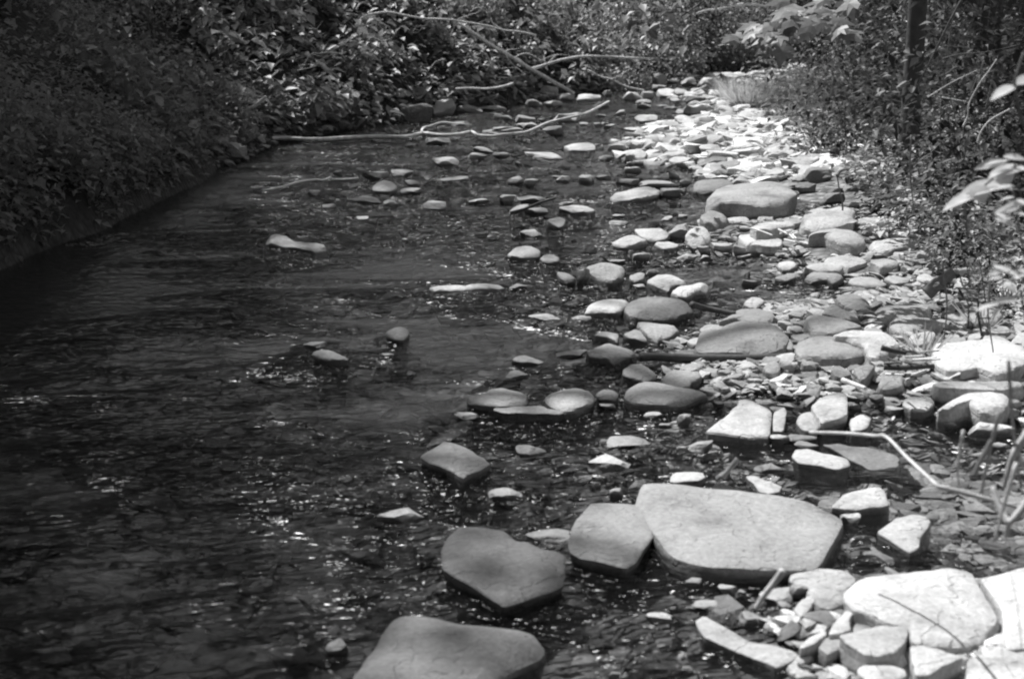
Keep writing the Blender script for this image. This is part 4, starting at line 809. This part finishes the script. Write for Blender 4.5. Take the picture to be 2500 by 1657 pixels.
# foreground stems at lower right (close, soft)
log_obj('stem', C('D3', [(600,862),(900,870),(1130,890),(1230,900)]) + C('D3', [(1400,1070),(1660,1310)]), [3.2,3.1,3.0,2.9,2.75,2.55],   .0036, .0034, M_DEAD, 'bent pale reed stem over the shallow right-hand pool', 'stem',
        twigs=[(2.55, C('D3', [(1660,1310),(1900,1370),(2200,1450),(2420,1510)]), .005, .004)])
log_obj('stem', C('D3', [(2090,930),(2030,1050),(1955,1215)]), 2.3, .003, .0055, M_LEAF_PALE, 'pale blurred stalk hanging over the pool near the right edge', 'stem')
log_obj('twig', C('D3', [(2420,840),(2300,1010),(2250,1130),(2200,1320)]), 2.4, .008, .004, M_DEAD, 'pale forked twig leaning in from the right edge', 'twig', twigs=[(2.4, C('D3', [(2310,1030),(2366,1150)]), .005, .004)])
log_obj('twig', C('E6', [(2420,80),(2300,230),(2240,290),(2215,400)]), 2.2, .0075, .004, M_DEAD, 'pale Y-shaped twig at the right edge over the white slabs', 'twig', twigs=[(2.2, C('E6', [(2240,290),(2160,150),(2110,-20)]), .006, .004)])
log_obj('twig', C('E6', [(380,670),(330,740),(220,880),(150,990)]), 2.45, .007, .005, M_DEAD, 'short pale twig standing in front of the largest pale slab', 'twig')
log_obj('stem', C('D2', [(2366,1080),(2290,1180),(2240,1230)]), 3.0, .005, .007, M_LEAF_PALE, 'short pale curled stem over the water behind the largest slab', 'stem')

for pts, Y, r, m, lab in [([(2440, 1005), (2412, 1120), (2396, 1205)], 2.3, .0042, M_LEAF_PALE, 'dry pale stalk standing before the pool, left of the Y-shaped twig'), ([(2482, 1130), (2446, 1250), (2428, 1320)], 2.2, .0036, M_DEAD, 'dry stalk leaning at the right edge below the Y-shaped twig'),
        ([(2462, 880), (2474, 1050), (2492, 1190)], 2.4, .0036, M_LEAF_PALE, 'tall pale stalk at the right edge over the curved pale slab'), ([(2352, 1050), (2338, 1140), (2342, 1185)], 2.5, .003, M_DEAD, 'short dry stem rising from the shallow right-hand pool'),
        ([(2300, 640), (2312, 740), (2306, 820)], 5.0, .004, M_STEM, 'thin brown stalk before the grey slabs of the right shore'), ([(2420, 660), (2412, 760), (2425, 860)], 4.6, .004, M_LEAF_PALE, 'pale dry stalk behind the cracked white slab'), ([(2225, 330), (2222, 420), (2232, 520)], 7.2, .005, M_STEM, 'slender stalk standing at the foot of the right bank')]:
    log_obj('stem', pts, Y, r, r * .5, m, lab, 'stem', n=12)

# ================================================================== PLANTS
def blade(p0, p1, bend, w):
    p0, p1 = np.array(p0), np.array(p1); V = []; n = 7
    d = p1 - p0; side = np.cross(d, [.3, 1, .2]); side /= np.linalg.norm(side) + 1e-9
    for i in range(n):
        t = i / (n - 1); p = p0 + d * t + np.array([0, 0, bend * math.sin(t * math.pi * .5) * t]); ww = w * (1 - t ** 2) + w * .06
        V += [p - side * ww * .5, p + side * ww * .5]
    return V, [(2 * i, 2 * i + 1, 2 * i + 3, 2 * i + 2) for i in range(n - 1)]
def grass_tuft(name, x, y, h, n, spread, m, label, group=None, lean=(0, 0)):
    z = g1(x, y); parts = []
    for _ in range(n):
        a = random.uniform(0, 6.3); r = spread * random.random() ** .5; b = np.array([math.cos(a) * r * .5, math.sin(a) * r * .5, -.02])
        t = np.array([math.cos(a) * r * 1.6 + lean[0] + random.gauss(0, .12 * h + .02), math.sin(a) * r * 1.6 + lean[1] + random.gauss(0, .05), h * random.uniform(.5, 1.1)])
        parts.append(blade(b, t, -h * .15, (.006 if h > .3 else .005) + .004 * random.random()))
    v, f = join(parts); o = mk(name, v, f, m, smooth=False, label=label, cat='grass', group=group); o.location = (x, y, max(z, 0)); return o

def cloud(n, rx, ry, h, low=.15, clump=6):
    """points in a ragged dome built from clumps"""
    cs = np.stack([rng.normal(0, rx * .45, clump), rng.normal(0, ry * .45, clump), rng.uniform(low * h, h * .9, clump)], 1)
    k = rng.integers(0, clump, n); p = cs[k] + rng.normal(size=(n, 3)) * np.array([rx * .28, ry * .28, h * .16])
    p[:, 2] = np.clip(p[:, 2], .02, h * 1.15); return p, cs
def plant(name, x, y, rx, ry, h, n, size, m, label, cat='plant', group=None, droop=.35, upness=1.4, width=.5, z=None, clump=6, stems=True, low=.15):
    z = g1(x, y) if z is None else z
    root = empty(name, (x, y, z), label, cat, group)
    p, cs = cloud(n, rx, ry, h, .02 if cat == 'bush' else low, clump)
    ax = rand_unit(n); ax[:, 2] = ax[:, 2] * .35 - droop; ax[:, :2] += p[:, :2] * .8 / max(rx, .05)
    nr = rand_unit(n) * .8; nr[:, 2] += upness; nr[:, :2] += S[:2] * .35
    s = size * rng.uniform(.55, 1.25, n)
    v, f = leaf_arrays(p, ax, nr, s, width); mk('foliage', v, f, m, root, smooth=False)
    if stems:
        parts = []
        for c in cs:
            b = np.array([c[0] * .25, c[1] * .25, -.06]); mid = (b + c) / 2 + rng.normal(size=3) * rx * .06
            parts.append(tube(curve([b, mid, c], 8), .0045, .0015, 4))
        v, f = join(parts); mk('stem', v, f, M_STEM, root)
    return root

# undergrowth of the left bank: one mass of leaves, and the plants one can tell apart in it
def cover(name, n, region, hmax, size, m, label, up=1.5, width=.5):
    xy = np.array([region() for _ in range(n)]); z = ground(xy[:, 0], xy[:, 1])
    keep = (z > .02) & (vn(xy[:, 0] * 2.2, xy[:, 1] * 2.2, 31) + .6 * vn(xy[:, 0] * 5, xy[:, 1] * 5, 32) > rng.uniform(-.9, .5, n)); xy, z = xy[keep], z[keep]; n = len(xy)
    p = np.column_stack([xy, z + hmax * rng.random(n) ** 1.6 * (1 + .6 * vn(xy[:, 0] * 1.4, xy[:, 1] * 1.4, 33))])
    ax = rand_unit(n); ax[:, 2] = ax[:, 2] * .3 - .25; ax[:, 1] -= .3
    nr = rand_unit(n) * .7; nr[:, 2] += up; nr[:, :2] += S[:2] * .3
    v, f = leaf_arrays(p, ax, nr, size * rng.uniform(.5, 1.3, n), width); return mk(name, v, f, m, smooth=False, label=label, cat='undergrowth', kind='stuff')
def bankL(y0, y1, d0, d1):
    def f():
        y = random.uniform(y0, y1); return np.interp(y, LY, LX) - d0 - (d1 - d0) * random.random() ** 1.2, y
    return f
def bankR(y0, y1, d0, d1):
    def f():
        y = random.uniform(y0, y1); return np.interp(y, RY, RX) + d0 + (d1 - d0) * random.random() ** 1.2, y
    return f
cover('undergrowth', 13000, bankL(11, 27, .05, 3.4), .40, .17, M_LEAF, 'low leafy undergrowth covering the left bank')
cover('undergrowth', 5000, bankL(24, 40, .1, 4), .5, .13, M_LEAF, 'leafy undergrowth beyond the far bend')
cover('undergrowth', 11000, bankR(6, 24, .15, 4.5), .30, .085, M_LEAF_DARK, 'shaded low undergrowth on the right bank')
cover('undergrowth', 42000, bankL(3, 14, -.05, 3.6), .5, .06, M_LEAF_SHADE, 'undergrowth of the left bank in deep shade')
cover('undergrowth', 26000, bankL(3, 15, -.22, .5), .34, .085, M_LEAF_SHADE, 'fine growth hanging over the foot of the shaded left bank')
k = 0
for _ in range(46):
    y = random.uniform(14.5, 25); x = np.interp(y, LY, LX) - random.uniform(.1, 2.4)
    plant('bank_plant', x, y, random.uniform(.25, .5), .3, random.uniform(.3, .7), 110, .17, M_LEAF, 'leafy plant amid the dappled undergrowth of the left bank', 'plant', 'plants of the left bank undergrowth')
for _ in range(14):
    y = random.uniform(5, 14); x = np.interp(y, LY, LX) - random.uniform(.3, 2.2)
    plant('bank_plant', x, y, random.uniform(.3, .6), .4, random.uniform(.4, .9), 500, .055, M_LEAF_SHADE, 'leafy plant in the near black shade of the left bank', 'plant', 'plants in the deep shade at left')
# bushes closing the view
def at_px(px, py, Y): p = at_dist(px, py, Y); return p[0], p[1]
for (px, Y, rx, h, n, s, m, lab) in [(1560, 25, .8, 1.3, 1500, .075, M_LEAF, 'sunlit bush at the left of the far bend'), (1430, 24, .7, 1.1, 1000, .10, M_LEAF, 'broad-leaved bush left of the sunlit bush'),
        (1640, 28.5, .8, 1.2, 1500, .09, M_LEAF, 'fine-leaved bush over the far bend water'), (1705, 29.4, .8, 1.2, 1400, .08, M_LEAF, 'dappled bush behind the far bend rocks'),
        (1775, 30.2, .9, 1.2, 1400, .08, M_LEAF, 'dappled round bush behind the grass tuft'), (1850, 31.3, 1.0, 1.3, 1300, .09, M_LEAF, 'bush at the right of the far bend'),
        (1300, 22.8, .7, 1.0, 900, .11, M_LEAF, 'leafy bush above the curved branch'), (1150, 21, .6, 1.0, 800, .11, M_LEAF, 'leafy bush behind the fallen trunk'), (1520, 22.9, .5, .55, 700, .07, M_LEAF, 'low rounded bush on the bank below the sunlit bush'),
        (1610, 31, 1.2, 2.2, 1500, .09, M_LEAF, 'tall dim bush far behind the bend'), (1450, 28, 1.2, 2.2, 1500, .10, M_LEAF_DARK, 'tall dim bush far behind the left bank'), (1000, 20, .8, 1.3, 700, .11, M_LEAF_DARK, 'dim bush high on the left bank')]:
    x, y = at_px(px, 100, Y); plant('bush', x, y, rx, rx * .8, h, n, s, m, lab, 'bush', clump=12, width=.55)
# grass by the bright far shore
for i, (px, py, Y, h, n, lab) in enumerate([(1830, 245, 18.6, .42, 800, 'bright fine grass tuft on the sunlit far shore'), (1880, 240, 19.0, .46, 600, 'grass tuft to the right of the bright fine one'), (1800, 235, 20, .4, 420, 'small grass tuft left of the bright fine one')]):
    x, y = at_px(px, py, Y); grass_tuft('grass_tuft', x, y, h, n, .28, M_GRASS, lab, lean=(.05, -.05))
for px in range(1630, 1890, 24):
    ys = np.arange(26, 33, .1); xs = np.interp(ys, LY, LX) + .16; i = int(np.argmin(abs(to_img(xs, ys, 0 * ys)[0] - px)))
    plant('bank_plant', xs[i], ys[i], .5, .35, random.uniform(.4, .75), 320, .11, M_LEAF, 'low leafy plant at the water of the far bend', 'plant', 'plants along the water of the far bend', low=.02)
# sunlit plants behind the grass
for (px, Y, rx, h, n, s, m, lab) in [(1925, 18.6, .45, .75, 800, .08, M_LEAF_PALE, 'sunlit leafy plant behind the grass tufts'), (1985, 17.2, .45, .75, 600, .07, M_LEAF_PALE, 'bright plant half behind the dark bush'), (2050, 16.8, .5, 1.0, 500, .06, M_LEAF_PALE, 'bright leaves seen through the dark bush'),
        (1960, 16.5, .45, .6, 500, .06, M_LEAF, 'grey leafy plant at the foot of the dark bush'), (1900, 17.2, .3, .35, 250, .05, M_LEAF, 'low plant beside the sunlit white rock')]:
    x, y = at_px(px, 100, Y); plant('plant', x, y, rx, rx, h, n, s, m, lab, 'plant', clump=9)
# the dark brush of the right bank
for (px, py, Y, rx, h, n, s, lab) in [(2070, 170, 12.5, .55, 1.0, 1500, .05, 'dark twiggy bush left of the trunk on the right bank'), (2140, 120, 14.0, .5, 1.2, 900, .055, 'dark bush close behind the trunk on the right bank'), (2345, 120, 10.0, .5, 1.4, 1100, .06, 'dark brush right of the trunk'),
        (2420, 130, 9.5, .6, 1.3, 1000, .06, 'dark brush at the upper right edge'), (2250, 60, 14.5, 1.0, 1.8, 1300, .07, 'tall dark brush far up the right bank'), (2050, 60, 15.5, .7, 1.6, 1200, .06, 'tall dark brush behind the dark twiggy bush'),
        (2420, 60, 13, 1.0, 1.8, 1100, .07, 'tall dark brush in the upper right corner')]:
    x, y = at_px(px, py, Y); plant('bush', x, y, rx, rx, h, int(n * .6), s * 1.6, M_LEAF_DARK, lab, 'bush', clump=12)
for i in range(26):
    px = random.uniform(1980, 2500); Y = random.uniform(6.5, 12.5); py = 330 + (px - 2000) * .25; x, y = at_px(px, py, Y)
    if x < np.interp(y, RY, RX) + .1: continue
    plant('bank_plant', x, y, .3, .3, random.uniform(.2, .4), 170, .05, M_LEAF, 'low leafy plant in the shade of the right bank', 'plant', 'plants in the shade of the right bank', droop=.2)
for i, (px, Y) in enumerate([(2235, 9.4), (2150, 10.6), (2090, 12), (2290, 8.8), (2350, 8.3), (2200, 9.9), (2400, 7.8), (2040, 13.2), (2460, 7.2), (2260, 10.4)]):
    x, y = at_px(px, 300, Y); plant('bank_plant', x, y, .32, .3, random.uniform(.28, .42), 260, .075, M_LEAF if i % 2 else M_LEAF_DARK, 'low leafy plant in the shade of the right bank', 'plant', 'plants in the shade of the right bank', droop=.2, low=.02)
for (px, py, Y, rx, h, n, s, m, lab) in [(2240, 440, 8.4, .22, .25, 220, .055, M_LEAF_SUNTONED, 'sunlit drooping plant at the foot of the right bank'), (2310, 400, 8.2, .22, .3, 200, .06, M_LEAF_SUNTONED, 'pale plant above the sunlit drooping plant'), (2190, 500, 8.0, .15, .14, 50, .09, M_LEAF_SUNTONED, 'few broad pale leaves behind the pale lumpy boulder'),
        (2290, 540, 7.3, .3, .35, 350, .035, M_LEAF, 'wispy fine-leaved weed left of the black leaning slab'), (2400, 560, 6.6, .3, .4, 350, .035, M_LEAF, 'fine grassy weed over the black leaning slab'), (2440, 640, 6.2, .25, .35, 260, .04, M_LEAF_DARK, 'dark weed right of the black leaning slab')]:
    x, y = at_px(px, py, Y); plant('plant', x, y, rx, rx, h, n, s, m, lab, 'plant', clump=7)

# close leaves at the right edge, out of focus: each plant is a stem with a few broad leaves
def broad_leaf(p, tip, w, nrm):
    p, tip = np.array(p, float), np.array(tip, float); ax = tip - p; L_ = np.linalg.norm(ax); ax /= L_; sd = np.cross(ax, nrm); sd /= np.linalg.norm(sd); up = np.cross(sd, ax)
    V = []; n = 7
    for i in range(n):
        t = i / (n - 1); hw = w * math.sin(math.pi * min(t * .93 + .05, 1)) ** .8 * (1 - .25 * t); c = p + ax * L_ * t - up * L_ * .16 * t * t
        V += [c - sd * hw * .5 + up * hw * .16, c, c + sd * hw * .5 + up * hw * .16]
    Fc = []
    for i in range(n - 1):
        for k in (0, 1): Fc.append((3 * i + k, 3 * i + k + 1, 3 * i + 4 + k, 3 * i + 3 + k))
    return V, Fc
def edge_plant(name, Y, stem_px, leaves_px, label, m=M_LEAF_SUNTONED, cat='plant'):
    sp_ = [at_dist(x, y, Y) for x, y in stem_px]; foot = sp_[0]; root = empty(name, foot, label, cat)
    v, f = tube(curve(sp_, 14), .0035, .002, 6); mk('stem', np.array(v) - foot, f, M_STEM, root)
    for (x0, y0, x1, y1, w) in leaves_px:
        a, b = at_dist(x0, y0, Y), at_dist(x1, y1, Y - random.uniform(-.01, .05)); nr = np.array([random.gauss(-.3, .2), random.gauss(-.45, .2), 1.0])
        v, f = broad_leaf(a, b, w * Y / F, nr); mk('leaf', np.array(v) - foot, f, m, root)
edge_plant('plant', 2.6, C('C3', [(2430,1150),(2350,1000),(2290,720),(2310,600),(2366,430)]), [(*cz('C3',2300,715), *cz('C3',2085,800), 44), (*cz('C3',2290,705), *cz('C3',2500,620), 46)], 'two-leaved blurred plant standing out against the dark right brush')
edge_plant('plant', 2.9, C('C6', [(1900,600),(1880,280),(1970,230),(2200,60),(2330,10)]), [(*cz('C6',1975,255), *cz('C6',1705,335), 40), (*cz('C6',2190,170), *cz('C6',1820,235), 62), (*cz('C6',1960,190), *cz('C6',2040,310), 58), (*cz('C6',2390,40), *cz('C6',2080,70), 62), (*cz('C6',2180,70), *cz('C6',2230,180), 56)], 'broad pale-leaved plant leaning in from the right edge')
def sprig(px, py, Y, n, rad, size, label):
    p0 = at_dist(px + 60, py + 260, Y); root = empty('plant', p0, label, 'plant'); st = [p0, at_dist(px + 30, py + 120, Y), at_dist(px, py - rad, Y)]
    v, f = tube(curve(st, 10), .003, .0015, 5); mk('stem', np.array(v) - p0, f, M_STEM, root)
    for _ in range(n):
        a = random.uniform(-1.2, 3.3); r = rad * random.uniform(.1, 1); x0, y0 = px + math.cos(a) * r, py + random.uniform(-1, 1) * rad; l = size * random.uniform(.7, 1.3); q = random.choice([random.uniform(2.5, 3.7), random.uniform(-.5, .9)])
        v, f = broad_leaf(at_dist(x0, y0, Y), at_dist(x0 + math.cos(q) * l, y0 + abs(math.sin(q)) * l * .5, Y - .02), l * .42 * Y / F, np.array([random.gauss(-.1, .3), random.gauss(-.5, .3), 1])); mk('leaf', np.array(v) - p0, f, M_LEAF_SUNTONED, root)
sprig(2470, 500, 2.8, 12, 50, 46, 'small-leaved sprig at the right edge beneath the broad-leaved plant')
sprig(2480, 700, 2.7, 16, 70, 44, 'bright small-leaved sprig at the right edge above the shield-shaped slab')
sprig(2470, 395, 2.9, 4, 30, 60, 'pale leaf tip at the right edge below the two-leaved plant')
# thin plant with bare stalk over the shield-shaped slabs
log_obj('stem', C('C6', [(2020,1420),(1990,1260),(1985,1130),(1940,1105)]), 4.2, .004, .003, M_WETWOOD, 'dark bare stalk standing before the grey slabs at right', 'stem', twigs=[(4.2, C('C6', [(1900,1360),(1910,1200),(1890,1105)]), .003, .002), (4.2, C('C6', [(1985,1275),(2080,1270)]), .002, .002)])
log_obj('stem', C('C6', [(870,385),(865,300),(840,200),(825,100)]), 7.6, .005, .003, M_STEM, 'thin upright stalk behind the pale lumpy boulder', 'stem', twigs=[(7.6, C('C6', [(825,100),(850,60),(930,40)]), .012, .004)])
# grass blades crossing the white slabs at bottom right
for i, (pts, w) in enumerate([([(2350,1330),(2310,950),(2250,680),(2200,400)], 10), ([(1790,860),(1740,720),(1700,620)], 7), ([(2190,1400),(2150,1050),(2050,860),(1960,700)], 6), ([(2000,1270),(2080,1180),(2150,1100)], 5), ([(1510,1275),(1600,1310),(1720,1370)], 7), ([(2210,1440),(2260,1510),(2320,1600)], 9), ([(1990,1568),(2080,1450),(2160,1340)], 6), ([(1640,340),(1610,150),(1590,-20)], 12), ([(1420,1270),(1800,1275),(2130,1310)], 4)]):
    q = [at_dist(*cz('E6', *p), 2.25 + .03 * k) for k, p in enumerate(pts)]; cc_ = curve(q, 12); v, f = tube(cc_, w * K * 2.3 / F * .42, w * K * 2.3 / F * .12, 5); org = cc_[0]
    names = ['tall curved grass stem at the right edge over the white slabs', 'short dark grass blade over the upper edge of the broad white slab', 'thin long grass stem between the two white slabs', 'thin grass blade slanting at the right end of the broad white slab', 'dark grass blade before the front edge of the broad white slab',
             'dark blade at the bottom right corner', 'thin slanting blade left of the bottom right corner', 'dark upright blade over the right-hand pool', 'fine level grass stem along the front of the broad white slab']
    o = mk('culm', np.array(v) - org, f, M_STEM, label=names[i], cat='grass'); o.location = org  # single grass stems and blades, not reeds
for (x, y, lab) in [(1.6, 5.35, 'dry grass tuft left of the cracked white slab'), (2.0, 5.9, 'dry grass tuft behind the cracked white slab'), (2.35, 6.6, 'grass tuft at the right edge of the shore')]:
    grass_tuft('grass_tuft', x, y, .12, 34, .07, M_GRASS, lab)

# ================================================================== MAPLE BRANCH AND TREES
def maple_leaf(c, ax, nrm, s):
    ax = np.array(ax, float); ax /= np.linalg.norm(ax); sd = np.cross(ax, nrm); sd /= np.linalg.norm(sd); up = np.cross(sd, ax)
    out = [(-.05, 0), (-.28, -.08), (-.5, .08), (-.30, .22), (-.62, .55), (-.28, .5), (-.16, .72), (0, 1.05), (.16, .72), (.28, .5), (.62, .55), (.30, .22), (.5, .08), (.28, -.08), (.05, 0)]
    V = [np.array(c) + ax * .35 * s]
    for (a, b) in out: V.append(np.array(c) + s * (sd * a + ax * b - up * (.25 * a * a + .16 * b * b)))
    return V, [(0, i, i + 1) for i in range(1, len(out))] + [(0, len(out), 1)]
def limb_tree(name, x, y, r, h, label, limbs, m=M_BARK, cat='tree', lean=(0, 0), group=None):
    z = g1(x, y); root = empty(name, (x, y, z), label, cat, group)
    tp = curve([np.array([0, 0, -.3]), np.array([lean[0] * .3, lean[1] * .3, h * .35]), np.array([lean[0] * .7, lean[1] * .7, h * .7]), np.array([lean[0], lean[1], h])], 15)
    parts = [tube(tp, r, r * .35, 12, .06)]
    for (a, b) in limbs: parts.append(tube(curve([np.array(a), (np.array(a) + np.array(b)) / 2 + np.array([0, 0, .4]), np.array(b)], 8), r * .35, r * .08, 6))
    v, f = join(parts); mk('trunk', v, f, m, root); return root, z
mt, mz = limb_tree('maple_tree', 2.55, 6.9, .035, 3.2, 'young maple whose sunlit leaves hang in at the top right', [((0, 0, 1.6), (-1.0, -.5, 1.6)), ((0, 0, 1.4), (-.7, -.2, .95))])
parts = []
for _ in range(64):
    px, py = random.choice([(random.gauss(2000, 45), random.gauss(20, 22)), (random.gauss(1930, 55), random.gauss(48, 18)), (random.gauss(1865, 40), random.gauss(78, 9)), (random.gauss(2000, 30), random.gauss(52, 14))]); Y = random.uniform(6.2, 7.0)
    parts.append(maple_leaf(at_dist(px, py, Y), [random.gauss(-.8, .4), random.gauss(-.3, .4), random.gauss(-.35, .15)], [random.gauss(-.2, .25), random.gauss(-.45, .25), 1], random.uniform(.07, .12)))
for (px, py, ax) in [(2030, 72, (1, -.1, -.1)), (1915, 112, (-.2, -.4, -.5)), (2055, 78, (.8, -.4, -.3)), (1890, 85, (-1, -.2, -.3)), (1812, 88, (-1, -.1, -.25)), (2060, 2, (.3, -.5, -.6)), (2030, 48, (.9, -.3, -.1)), (1850, 60, (-.8, -.4, -.1))]:
    parts.append(maple_leaf(at_dist(px, py, 6.5), ax, [random.gauss(-.2, .2), -.5, 1], .11))
v, f = join(parts); org = np.array([2.55, 6.9, mz]); mk('foliage', np.array(v) - org, f, M_MAPLE, mt, smooth=False)

hb = log_obj('hanging_branch', [(1760, -30), (1680, 30), (1600, 75), (1530, 120)], 9, .006, .002, M_BARK, 'dark drooping branch with a few leaves hanging at top centre', 'branch', twigs=[(9, [(1680, 30), (1600, 28), (1520, 20)], .004, .002), (9, [(1640, 55), (1580, 48), (1500, 70)], .003, .0015), (9, [(1720, 5), (1640, -5), (1560, 0)], .003, .002), (9, [(1500, -10), (1520, 40), (1516, 75)], .003, .0015)])
pp_ = np.array([at_dist(random.gauss(1560, 70), random.uniform(0, 115), 9 + random.gauss(0, .15)) for _ in range(70)]); n_ = len(pp_); ax_ = rand_unit(n_); ax_[:, 2] = -.5; nr_ = rand_unit(n_) * .6; nr_[:, 2] += .8; nr_[:, 1] -= .4
v, f = leaf_arrays(pp_ - np.array(hb.location), ax_, nr_, rng.uniform(.05, .11, n_), .55); mk('foliage', v, f, M_LEAF, hb, smooth=False)
def crown_leaves(root, z, blobs, n, size, m=M_CANOPY, thr=.06):
    """leaf clumps of a crown; leaves that would shade the wanted sun are left out"""
    o = np.array(root.location); P = []
    for (c, rad) in blobs:
        k = int(n * rad ** 2); cl = rng.normal(size=(max(6, k // 60), 3)); cl /= np.linalg.norm(cl, axis=1, keepdims=True); cl *= rng.uniform(.3, 1, (len(cl), 1)) ** .4
        q = cl[rng.integers(0, len(cl), k)] + rng.normal(size=(k, 3)) * .22; P.append(np.array(c) + q * rad)
    P = np.concatenate(P); W = P + o; land = W - S * (W[:, 2:3] / S[2])
    keep = (sun_share(land[:, 0], land[:, 1]) < thr) | (land[:, 1] > 43) | (land[:, 0] > 14) | (land[:, 1] < -2)
    P = P[keep & (W[:, 2] > .3)]; k = len(P)
    if k < 3: return
    ax = rand_unit(k); ax[:, 2] -= .3; nr = rand_unit(k); nr[:, 2] += .8
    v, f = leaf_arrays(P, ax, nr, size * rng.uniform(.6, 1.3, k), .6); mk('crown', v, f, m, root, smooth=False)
# the trunk one sees on the right bank
p = at_dist(2228, 215, 10.8); tr, tz = limb_tree('tree', p[0], p[1], .078, 9, 'dark slender tree trunk rising from the right bank', [((0, 0, 4), (1.5, .5, 6)), ((0, 0, 5), (-.8, .8, 7)), ((0, 0, 6), (.8, -1, 8))])
crown_leaves(tr, tz, [((.6, .3, 7.2), 1.6), ((1.6, .6, 6), 1.2), ((0, 0, 9), 1.3)], 260, .16)
# the wood on both sides and behind
for i, (x, y, h, lab) in enumerate([(-5.2, 3.5, 13, 'tall tree in the black shade of the left bank, nearest'), (-6.0, 8, 14, 'tall tree in the black shade of the left bank, second along'), (-5.6, 13, 13, 'tall tree in the black shade of the left bank, third along'), (-4.5, 18.5, 12, 'tree high on the left bank above the dark boulder'),
        (-2.6, 24.5, 13, 'tree behind the left bank undergrowth'), (0.5, 30, 14, 'tree standing far back above the left bank'), (5, 38, 15, 'tree behind the far bend'), (10, 40, 15, 'tree behind the far bend, to the right'),
        (8.5, 24, 13, 'tree on the right bank far upstream'), (7.2, 17, 12, 'tree up the right bank behind the brush'), (6.6, 10.5, 12, 'tree up the right bank near the upper right corner'), (6.0, 4.5, 12, 'tree on the right bank outside the frame'),
        (-7, -3, 13, 'tree behind the camera on the left'), (4.5, -6, 13, 'tree behind the camera on the right'), (-1.5, -8, 14, 'tree behind the camera'), (-9, 16, 15, 'tree at the back of the left bank wood'), (-9.5, 6, 15, 'tree deep in the left bank wood'), (-6, 28, 14, 'tree deep in the wood behind the left bank'), (-8, 46, 27, 'tree added upstream to darken water reflections, far left'), (-2, 47, 27, 'tree added upstream to darken water reflections, left of the bend'), (4, 48, 28, 'tree added upstream to darken water reflections, straight ahead'), (10, 47, 27, 'tree added upstream to darken water reflections, right of the bend'), (16, 45, 27, 'tree added upstream to darken water reflections, far right'), (14, 34, 15, 'tree at the back of the right bank wood')]):
    t, z = limb_tree('tree', x, y, .16, h, lab, [((0, 0, h * .35), (1.6, .4, h * .5)), ((0, 0, h * .45), (-1.5, -.6, h * .6)), ((0, 0, h * .55), (.3, 1.6, h * .75)), ((0, 0, h * .6), (.2, -1.5, h * .8))], group='trees of the wood round the stream')
    bl = [((random.gauss(0, 1.2), random.gauss(0, 1.2), h * random.uniform(.3, .95)), random.uniform(1.5, 2.4)) for _ in range(8)]
    bl += [((random.gauss(0, 1.3), random.gauss(0, 1.3), random.uniform(1.2, 3.5)), random.uniform(1.0, 1.7)) for _ in range(4)]
    if y > 42: bl = [((random.gauss(0, 2.2), random.gauss(0, 1.2), random.uniform(.08, .95) * h), random.uniform(2.3, 3.4)) for _ in range(26)]  # crowns added upstream to darken what the water mirrors
    crown_leaves(t, z, bl, 230 if y < 42 else 110, .26 if y < 42 else .42, thr=.035)
# added leaves out of view along the sun's rays, shaped to cast shade
def canopy(root, lo, hi, x0, x1, y0, y1, size, dens):
    n = int((x1 - x0) * (y1 - y0) * 260); X = rng.uniform(x0, x1, n); Y = rng.uniform(y0, y1, n); T = sun_share(X, Y)
    la = size * size * .6 * .5
    want = np.minimum(-np.log(np.clip(T, .004, 1)), 5.5) / la * dens; pr = want / 260
    m = rng.random(n) < pr; X, Y = X[m], Y[m]; k = len(X); H = rng.uniform(lo, hi, k)
    P = np.column_stack([X, Y, 0 * X]) + S * (H / S[2])[:, None] - np.array(root.location)
    ax = rand_unit(k); ax[:, 2] -= .2; nr = rand_unit(k) * .6 + S
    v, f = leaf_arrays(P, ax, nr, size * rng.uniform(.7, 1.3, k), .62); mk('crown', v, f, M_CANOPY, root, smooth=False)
t, z = limb_tree('tree', -7.2, 11, .28, 15, 'added great tree out of view at left, boughs shaped to shade the stream', [((0, 0, 8), (4, 1, 11)), ((0, 0, 9), (3.5, -4, 12)), ((0, 0, 10), (2, 4, 13)), ((0, 0, 10), (4, 4, 12.5)), ((0, 0, 11), (-2, -3, 14))], group='trees of the wood round the stream')
canopy(t, 10.5, 14.5, -8, 3.2, .4, 26, .13, .95)
t, z = limb_tree('tree', 6.2, 19, .2, 12, 'tree with boughs shaped to shade the right bank', [((0, 0, 6), (-3, 1, 8)), ((0, 0, 7), (-2.5, 4, 9)), ((0, 0, 7), (-3, -3, 9))], group='trees of the wood round the stream')
canopy(t, 6, 9, 2.2, 9, 4.5, 24, .15, .9)
